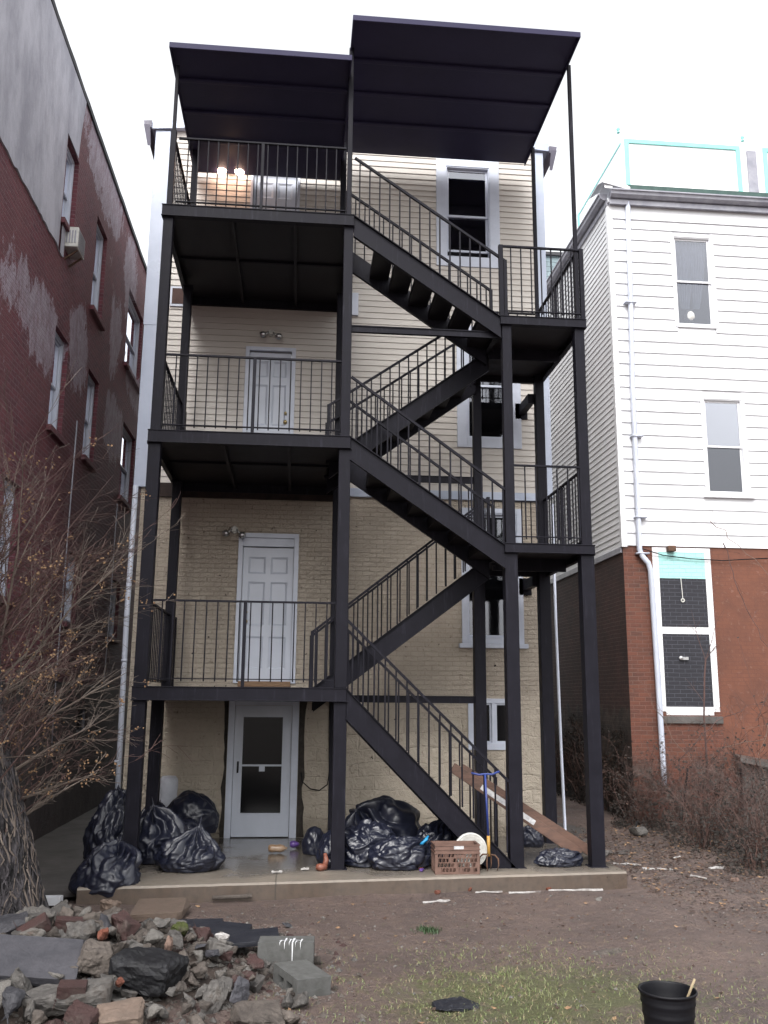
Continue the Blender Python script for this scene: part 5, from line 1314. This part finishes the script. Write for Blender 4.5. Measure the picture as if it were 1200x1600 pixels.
chips('gravel', [M['rock_pale'],M['rock_brown'],M['rock_grey'],M['deadleaf'],M['rock_brown'],M['deadleaf'],M['rock_brown']], 9000, reg_dirt, .003, .024, 'small stones and grit scattered over the dirt', 'gravel', 21)
chips('rubble_fragments', [M['rock_pale'],M['rock_brown'],M['rock_grey'],M['rock_red'],M['rock_brown']], 5000, reg_heap, .008, .045, 'small broken fragments filling the rubble heap', 'rubble', 77, Hz)
def reg_leaf(r):
    while True:
        x = r.uniform(5.7,8.6); y = r.gauss(1.2,1.7)
        if -2.5 < y < 4.4: return x, y
def leaves(name, n, region, mats__, label, seed, smax=.05, zoff=0):
    m = MB(); rg = random.Random(seed)
    for i in range(n):
        x, y = region(rg); z = G(x,y)+.004+rg.random()*.02; s_ = rg.uniform(.015,smax); a = rg.uniform(0,6.28); t = rg.uniform(-.5,.5)
        dx, dy = math.cos(a)*s_, math.sin(a)*s_
        m.add([(x-dx,y-dy,z),(x-dy*.5,y+dx*.5,z+s_*t),(x+dx,y+dy,z+s_*.3),(x+dy*.5,y-dx*.5,z-s_*t*.3)], [(0,1,2,3)], rg.randrange(len(mats__)))
    tag(m.build(name, mats__, loc=(7,1,-.2)), label, 'leaves', None, 'stuff')
leaves('leaf_litter', 5200, reg_leaf, [M['deadleaf'],M['deadleaf'],M['deadleaf'],M['rock_brown'],M['rock_brown'],M['husk']], 'dead brown leaves carpeting the dirt by the brambles', 31, .03)
leaves('yard_leaves', 500, reg_dirt, [M['deadleaf'],M['husk']], 'sparse dead leaves over the open yard', 32, .03)
m = MB(); rg = random.Random(4)
for i in range(220): blade(m, 3.02+rg.gauss(0,.05), -2.19+rg.gauss(0,.05), G(3.02,-2.19), rg.uniform(.01,.05), rg.uniform(0,6.28), rg.uniform(.01,.04), .004)
tag(m.build('weed_tuft', m_simple('dark_green_weed', (.03,.06,.02), None, 5, .6), loc=(3.02,-2.19,-.2)), 'small dark green weed tuft alone on the bare dirt', 'weed', None, 'stuff')

# ------------------------------------------------------------------ bare branching plants
def grow(mb, p, d, L, r, depth, rg, tips, droop=0., sides=4, wig=.25, kids=5, spread=.75, seg=7, minr=.0018):
    pts = [V(p)]; rad = [r]; d = V(d).normalized(); q = V(p)
    for i in range(seg):
        d = (d+V((rg.gauss(0,wig),rg.gauss(0,wig),rg.gauss(0,wig)))*.35+V((0,0,-droop*(i/seg)))).normalized()
        q = q+d*(L/seg)
        pts.append(q.copy()); rad.append(max(minr, r*(1-.8*(i+1)/seg)))
    mb.tube(pts, rad, sides if r > .012 else 3, cap=False)
    tips.append((pts[-1], d)); 
    if depth > 0:
        for k in range(kids):
            t = rg.uniform(.2,.98); i = min(seg-1, int(t*seg)); b = pts[i].lerp(pts[i+1], t*seg-i)
            dd = (pts[i+1]-pts[i]).normalized(); side = dd.cross(V((rg.gauss(0,1),rg.gauss(0,1),rg.gauss(0,1)))).normalized()
            grow(mb, b, (dd+side*spread*rg.uniform(.5,1.2)), L*rg.uniform(.22,.45), max(minr, rad[i]*.6), depth-1, rg, tips, droop, sides, wig, max(2,kids-2), spread, max(3,seg-2), minr)
def husks(mb, tips, rg, prob=.5, n=(2,6), s=(.008,.02), spr=.035):
    for p, d in tips:
        if rg.random() > prob: continue
        for k in range(rg.randint(*n)):
            c = p-d*rg.uniform(0,.10)+V((rg.gauss(0,1),rg.gauss(0,1),rg.gauss(0,1)))*spr*.5; r = rg.uniform(*s)
            a = V((rg.gauss(0,1),rg.gauss(0,1),rg.gauss(0,1))).normalized(); b = a.orthogonal().normalized(); e = a.cross(b)
            mb.add([c+a*r*1.3,c+b*r,c+e*r,c-b*r,c-e*r,c-a*r*1.1], [(0,1,2),(0,2,3),(0,3,4),(0,4,1),(5,2,1),(5,3,2),(5,4,3),(5,1,4)])
# left tree: thick shaggy trunk with a thicket of bare twigs
tr = thing('bare_tree', 'bare tree with a thick shaggy trunk and tan dried leaf clusters, at the left edge', 'tree', (-.62,-2.35,-.15))
rg = random.Random(42)
m = MB(); vs_, nn = [], 40; prof = [(-.35,.42),(0,.32),(.3,.27),(.8,.21),(1.3,.15),(1.9,.10),(2.6,.06),(3.4,.03)]
def trunk_c(z): return V((-.62-.16*z+.02*math.sin(z*3), -2.35+.05*z, z-.15))
for j in range(60):
    z = -.3+3.6*j/59
    r = next((a[1]+(b[1]-a[1])*(z-a[0])/(b[0]-a[0]) for a, b in zip(prof, prof[1:]) if a[0] <= z <= b[0]), .03)
    for i in range(nn):
        t = 2*PI*i/nn; rr = r*(1+.18*abs(math.sin(t*3.5+z*1.2))+.14*noise.noise(V((math.cos(t)*2,math.sin(t)*2,z*2)))+.10*noise.noise(V((math.cos(t)*7,math.sin(t)*7,z*3))))
        c = trunk_c(z); m.v.append((c.x+rr*math.cos(t), c.y+rr*math.sin(t), c.z))
m.f = [(j*nn+i, j*nn+(i+1)%nn, (j+1)*nn+(i+1)%nn, (j+1)*nn+i) for j in range(59) for i in range(nn)]; m.m = [0]*len(m.f)
m.build('trunk', M['bark'], tr, smooth=True)
m = MB()    # stems of dead creeper covering the trunk
for k in range(1000):
    z = -.2+2.6*rg.random()**.8; a = rg.uniform(0,6.28); n_ = rg.randint(5,8); pts = []
    for i in range(n_):
        zz = z+i*.09; r = (.33-.12*zz)*(1.0+.14*rg.random()) if zz < 2.3 else .07
        a += rg.gauss(0,.13); c = trunk_c(zz); pts.append((c.x+math.cos(a)*max(.05,r), c.y+math.sin(a)*max(.05,r), c.z))
    m.tube(pts, rg.uniform(.002,.0085), 3, cap=False, mi=rg.choice((0,1,2,2)))
m.build('creeper_stems', [M['bark'],M['twig_grey'],M['bark']], tr)
tips = []; m1 = MB(); m2 = MB()
for k in range(165):
    z = rg.uniform(.9,3.2); c = trunk_c(z)+V((rg.uniform(-.35,.15),rg.uniform(-.35,.35),0)); a = math.radians(rg.gauss(66,17))
    left = rg.random() < .15
    d = V((math.cos(a)*(-1 if left else 1), rg.gauss(0,.28), math.sin(a)))
    L = rg.uniform(.6,1.35) if z < 1.6 else rg.uniform(.7,1.8)
    grow(m1 if rg.random() < .75 else m2, c, d, L, rg.uniform(.005,.010), 2, rg, tips, droop=.05, kids=6, wig=.42, spread=.8, minr=.0016)
for (z, a, L) in ((.9,30,.95),(1.3,35,1.15),(1.6,40,1.3),(2.1,48,1.45),(1.1,20,.9),(2.0,30,1.1),(1.9,62,2.0),(2.2,75,2.1)):
    a = math.radians(a); grow(m2, trunk_c(z), V((math.cos(a),rg.gauss(0,.12),math.sin(a))), L, .016, 2, rg, tips, droop=-.02, kids=8, wig=.22, spread=.7, minr=.0018)
m1.build('twigs', M['twig'], tr); m2.build('branches', M['twig_grey'], tr)
m = MB(); husks(m, tips, rg, .055, (2,8), (.007,.013), .045); m.build('dried_leaf_clusters', M['husk'], tr)

def bramble(label, x, y, R, Hh, n, seed, leafn=260, mat='cane', base=0.):
    leafn = int(leafn*.6)
    t = thing('bramble_bush', label, 'bush', (x,y,-.18), 'brambles along the brick wall'); rg = random.Random(seed); m = MB(); tips = []
    for k in range(n):
        a = rg.uniform(0,6.28); r0 = R*.5*math.sqrt(rg.random()); p = V((x+math.cos(a)*r0, y+math.sin(a)*r0, G(x,y)))
        el = rg.uniform(1.05,1.52); b = rg.uniform(0,6.28); d = V((math.cos(b)*math.cos(el), math.sin(b)*math.cos(el), math.sin(el)))
        grow(m, p, d, Hh*rg.uniform(.6,1.9), rg.uniform(.004,.008), 2, rg, tips, droop=.13, kids=4, wig=.35, spread=.8, seg=8, minr=.0018)
    m.build('canes', M[mat], t)
    m = MB()
    for k in range(leafn):
        p, d = tips[rg.randrange(len(tips))] if rg.random() < .35 else (None, None)
        if p is None:
            a = rg.uniform(0,6.28); r0 = R*math.sqrt(rg.random()); c = V((x+math.cos(a)*r0, y+math.sin(a)*r0, G(x,y)+Hh*.7*rg.random()**2.6))
        else: c = p
        s_ = rg.uniform(.012,.035); u = V((rg.gauss(0,1),rg.gauss(0,1),rg.gauss(0,.6))).normalized(); v = u.orthogonal().normalized()
        m.add([c-u*s_,c+v*s_*.55,c+u*s_,c-v*s_*.55], [(0,1,2,3)], 0 if rg.random() < .92 else 1)
    m.build('withered_leaves', [M['ivy'], M['deadleaf']], t)
    return t
bramble('dark dense bramble at the corner between alley and brick wall', 7.35, 3.9, .5, .7, 45, 1, 2200)
bramble('bramble below the painted window, left part', 7.75, 3.1, .65, .8, 42, 12, 1900)
bramble('bramble below the painted window, right part', 8.45, 3.3, .65, .95, 42, 3, 1900)
bramble('tall tangled bramble in front of the orange wall at the right edge', 9.1, 2.9, .7, 1.35, 42, 4, 1100)
bramble('low brown bramble nearest the camera at the right edge', 7.6, .6, .55, .6, 40, 5, 2200)
bramble('low dark bramble midway along the right fence line', 7.5, 1.8, .6, .7, 40, 7, 2400)
bramble('reddish bramble near the leaning ledge at the right edge', 8.3, 1.5, .65, .95, 40, 9, 1900)
# creeper on the alley side wall
iv = thing('wall_creeper', 'dark withered creeper on the brown alley wall of the white house', 'creeper', (RX,6,-.1)); rg = random.Random(9)
m = MB(); tips = []
for k in range(80):
    y = rg.uniform(4.7,10.5); p = V((RX-.04-rg.random()*.12, y, rg.uniform(-.1,.6))); grow(m, p, V((-.1,rg.gauss(0,.5),1)), rg.uniform(.4,1.2), .006, 1, rg, tips, kids=5, wig=.4)
m.build('stems', M['cane'], iv)
m = MB()
for k in range(6500):
    y = rg.uniform(4.6,11); z = -.1+1.95*rg.random()**.9*(.75+.35*noise.noise(V((y*1.5,0,0)))); c = V((RX-.03-rg.random()*.20*(1-z/2.4), y, z)); s_ = rg.uniform(.02,.05)
    if noise.noise(V((y*2.2,z*2.2,5))) < -.12: continue
    u = V((rg.gauss(0,.4),rg.gauss(0,1),rg.gauss(0,1))).normalized(); v = u.cross(V((1,0,0))).normalized()
    m.add([c-u*s_,c+v*s_*.6,c+u*s_,c-v*s_*.6], [(0,1,2,3)], 0 if rg.random() < .8 else 1)
m.build('leaves', [M['ivy'],M['deadleaf']], iv)
# sapling, arching canes and posts before the painted window
sp = thing('forked_sapling', 'thin forked bare sapling standing before the painted window', 'sapling', (8.47,3.9,-.15)); rg = random.Random(14); tips = []
m = MB(); m.tube([(8.46,3.9,-.15),(8.48,3.9,.8),(8.48,3.9,1.65),(8.53,3.9,2.3),(8.57,3.9,2.59)], [.024,.02,.016,.014,.013], 6, cap=False)
for d, L in (((-.25,.05,1),.85),((.35,-.05,1),.75),((.5,0,.6),.4)): grow(m, (8.565,3.9,2.57), d, L, .010, 1, rg, tips, kids=5, wig=.15, spread=.6)
for z in (1.2,1.9): grow(m, (8.48,3.9,z), (rg.choice((-1,1))*.6,0,.9), .5, .007, 1, rg, tips, kids=3)
m.build('trunk', M['twig'], sp)
ar = thing('arching_canes', 'long thin pale canes arching over the orange wall at the right', 'canes', (9.3,3.3,-.1)); rg = random.Random(15); tips = []
for pts in ([(8.7,3.7,4.9),(9.2,3.5,4.35),(9.8,3.3,3.6),(10.4,3.2,2.9)], [(8.9,3.6,4.5),(8.95,3.4,3.7),(9.2,3.2,2.9),(9.8,3.0,2.2)], [(7.6,3.0,.9),(8.2,3.1,1.5),(8.9,3.2,1.85),(9.8,3.3,1.8)],
            [(7.3,3.2,1.95),(7.7,3.1,1.2),(8.2,3.0,.6),(8.7,2.9,.1)], [(8.9,3.0,1.6),(9.3,3.1,2.3),(9.7,3.2,2.9)], [(9.1,3.0,.3),(9.0,3.1,1.1),(9.2,3.1,1.8),(9.7,3.1,2.1)], [(8.3,3.0,1.2),(9.0,3.0,1.35),(9.8,3.0,2.1)]):
    m = MB(); P = []
    for i in range(len(pts)-1):
        for k in range(5): P.append(V(pts[i]).lerp(V(pts[i+1]), k/5)+V((rg.gauss(0,.02),rg.gauss(0,.02),rg.gauss(0,.02))))
    m.tube(P, [.0075-.004*i/len(P) for i in range(len(P))], 4, cap=False)
    for k in range(5):
        b = P[rg.randrange(len(P))]; grow(m, b, (rg.gauss(0,1),rg.gauss(0,.3),rg.gauss(.3,1)), rg.uniform(.15,.4), .003, 1, rg, tips, kids=3)
    m.build('cane', M['rock_pink'] if rg.random() < .5 else M['twig'], ar)
m = MB(); m.tube([(8.88,3.6,-.15),(8.9,3.6,.85)], .022, 6); tag(m.build('iron_post', M['black'], loc=(8.88,3.6,-.15)), 'short black iron post standing among the brambles', 'post')
m = MB(); m.tube([(7.85,3.5,.1),(8.0,3.55,.85)], .016, 6); tag(m.build('leaning_stick', M['black'], loc=(7.85,3.5,.1)), 'dark stick leaning in the brambles below the downspout', 'stick')
m = MB(); m.tube([(6.85,3.0,-.15),(6.95,3.05,.12)], .012, 6); tag(m.build('stake', M['black'], loc=(6.85,3,-.15)), 'small dark stake in the ground at the alley mouth', 'stake')
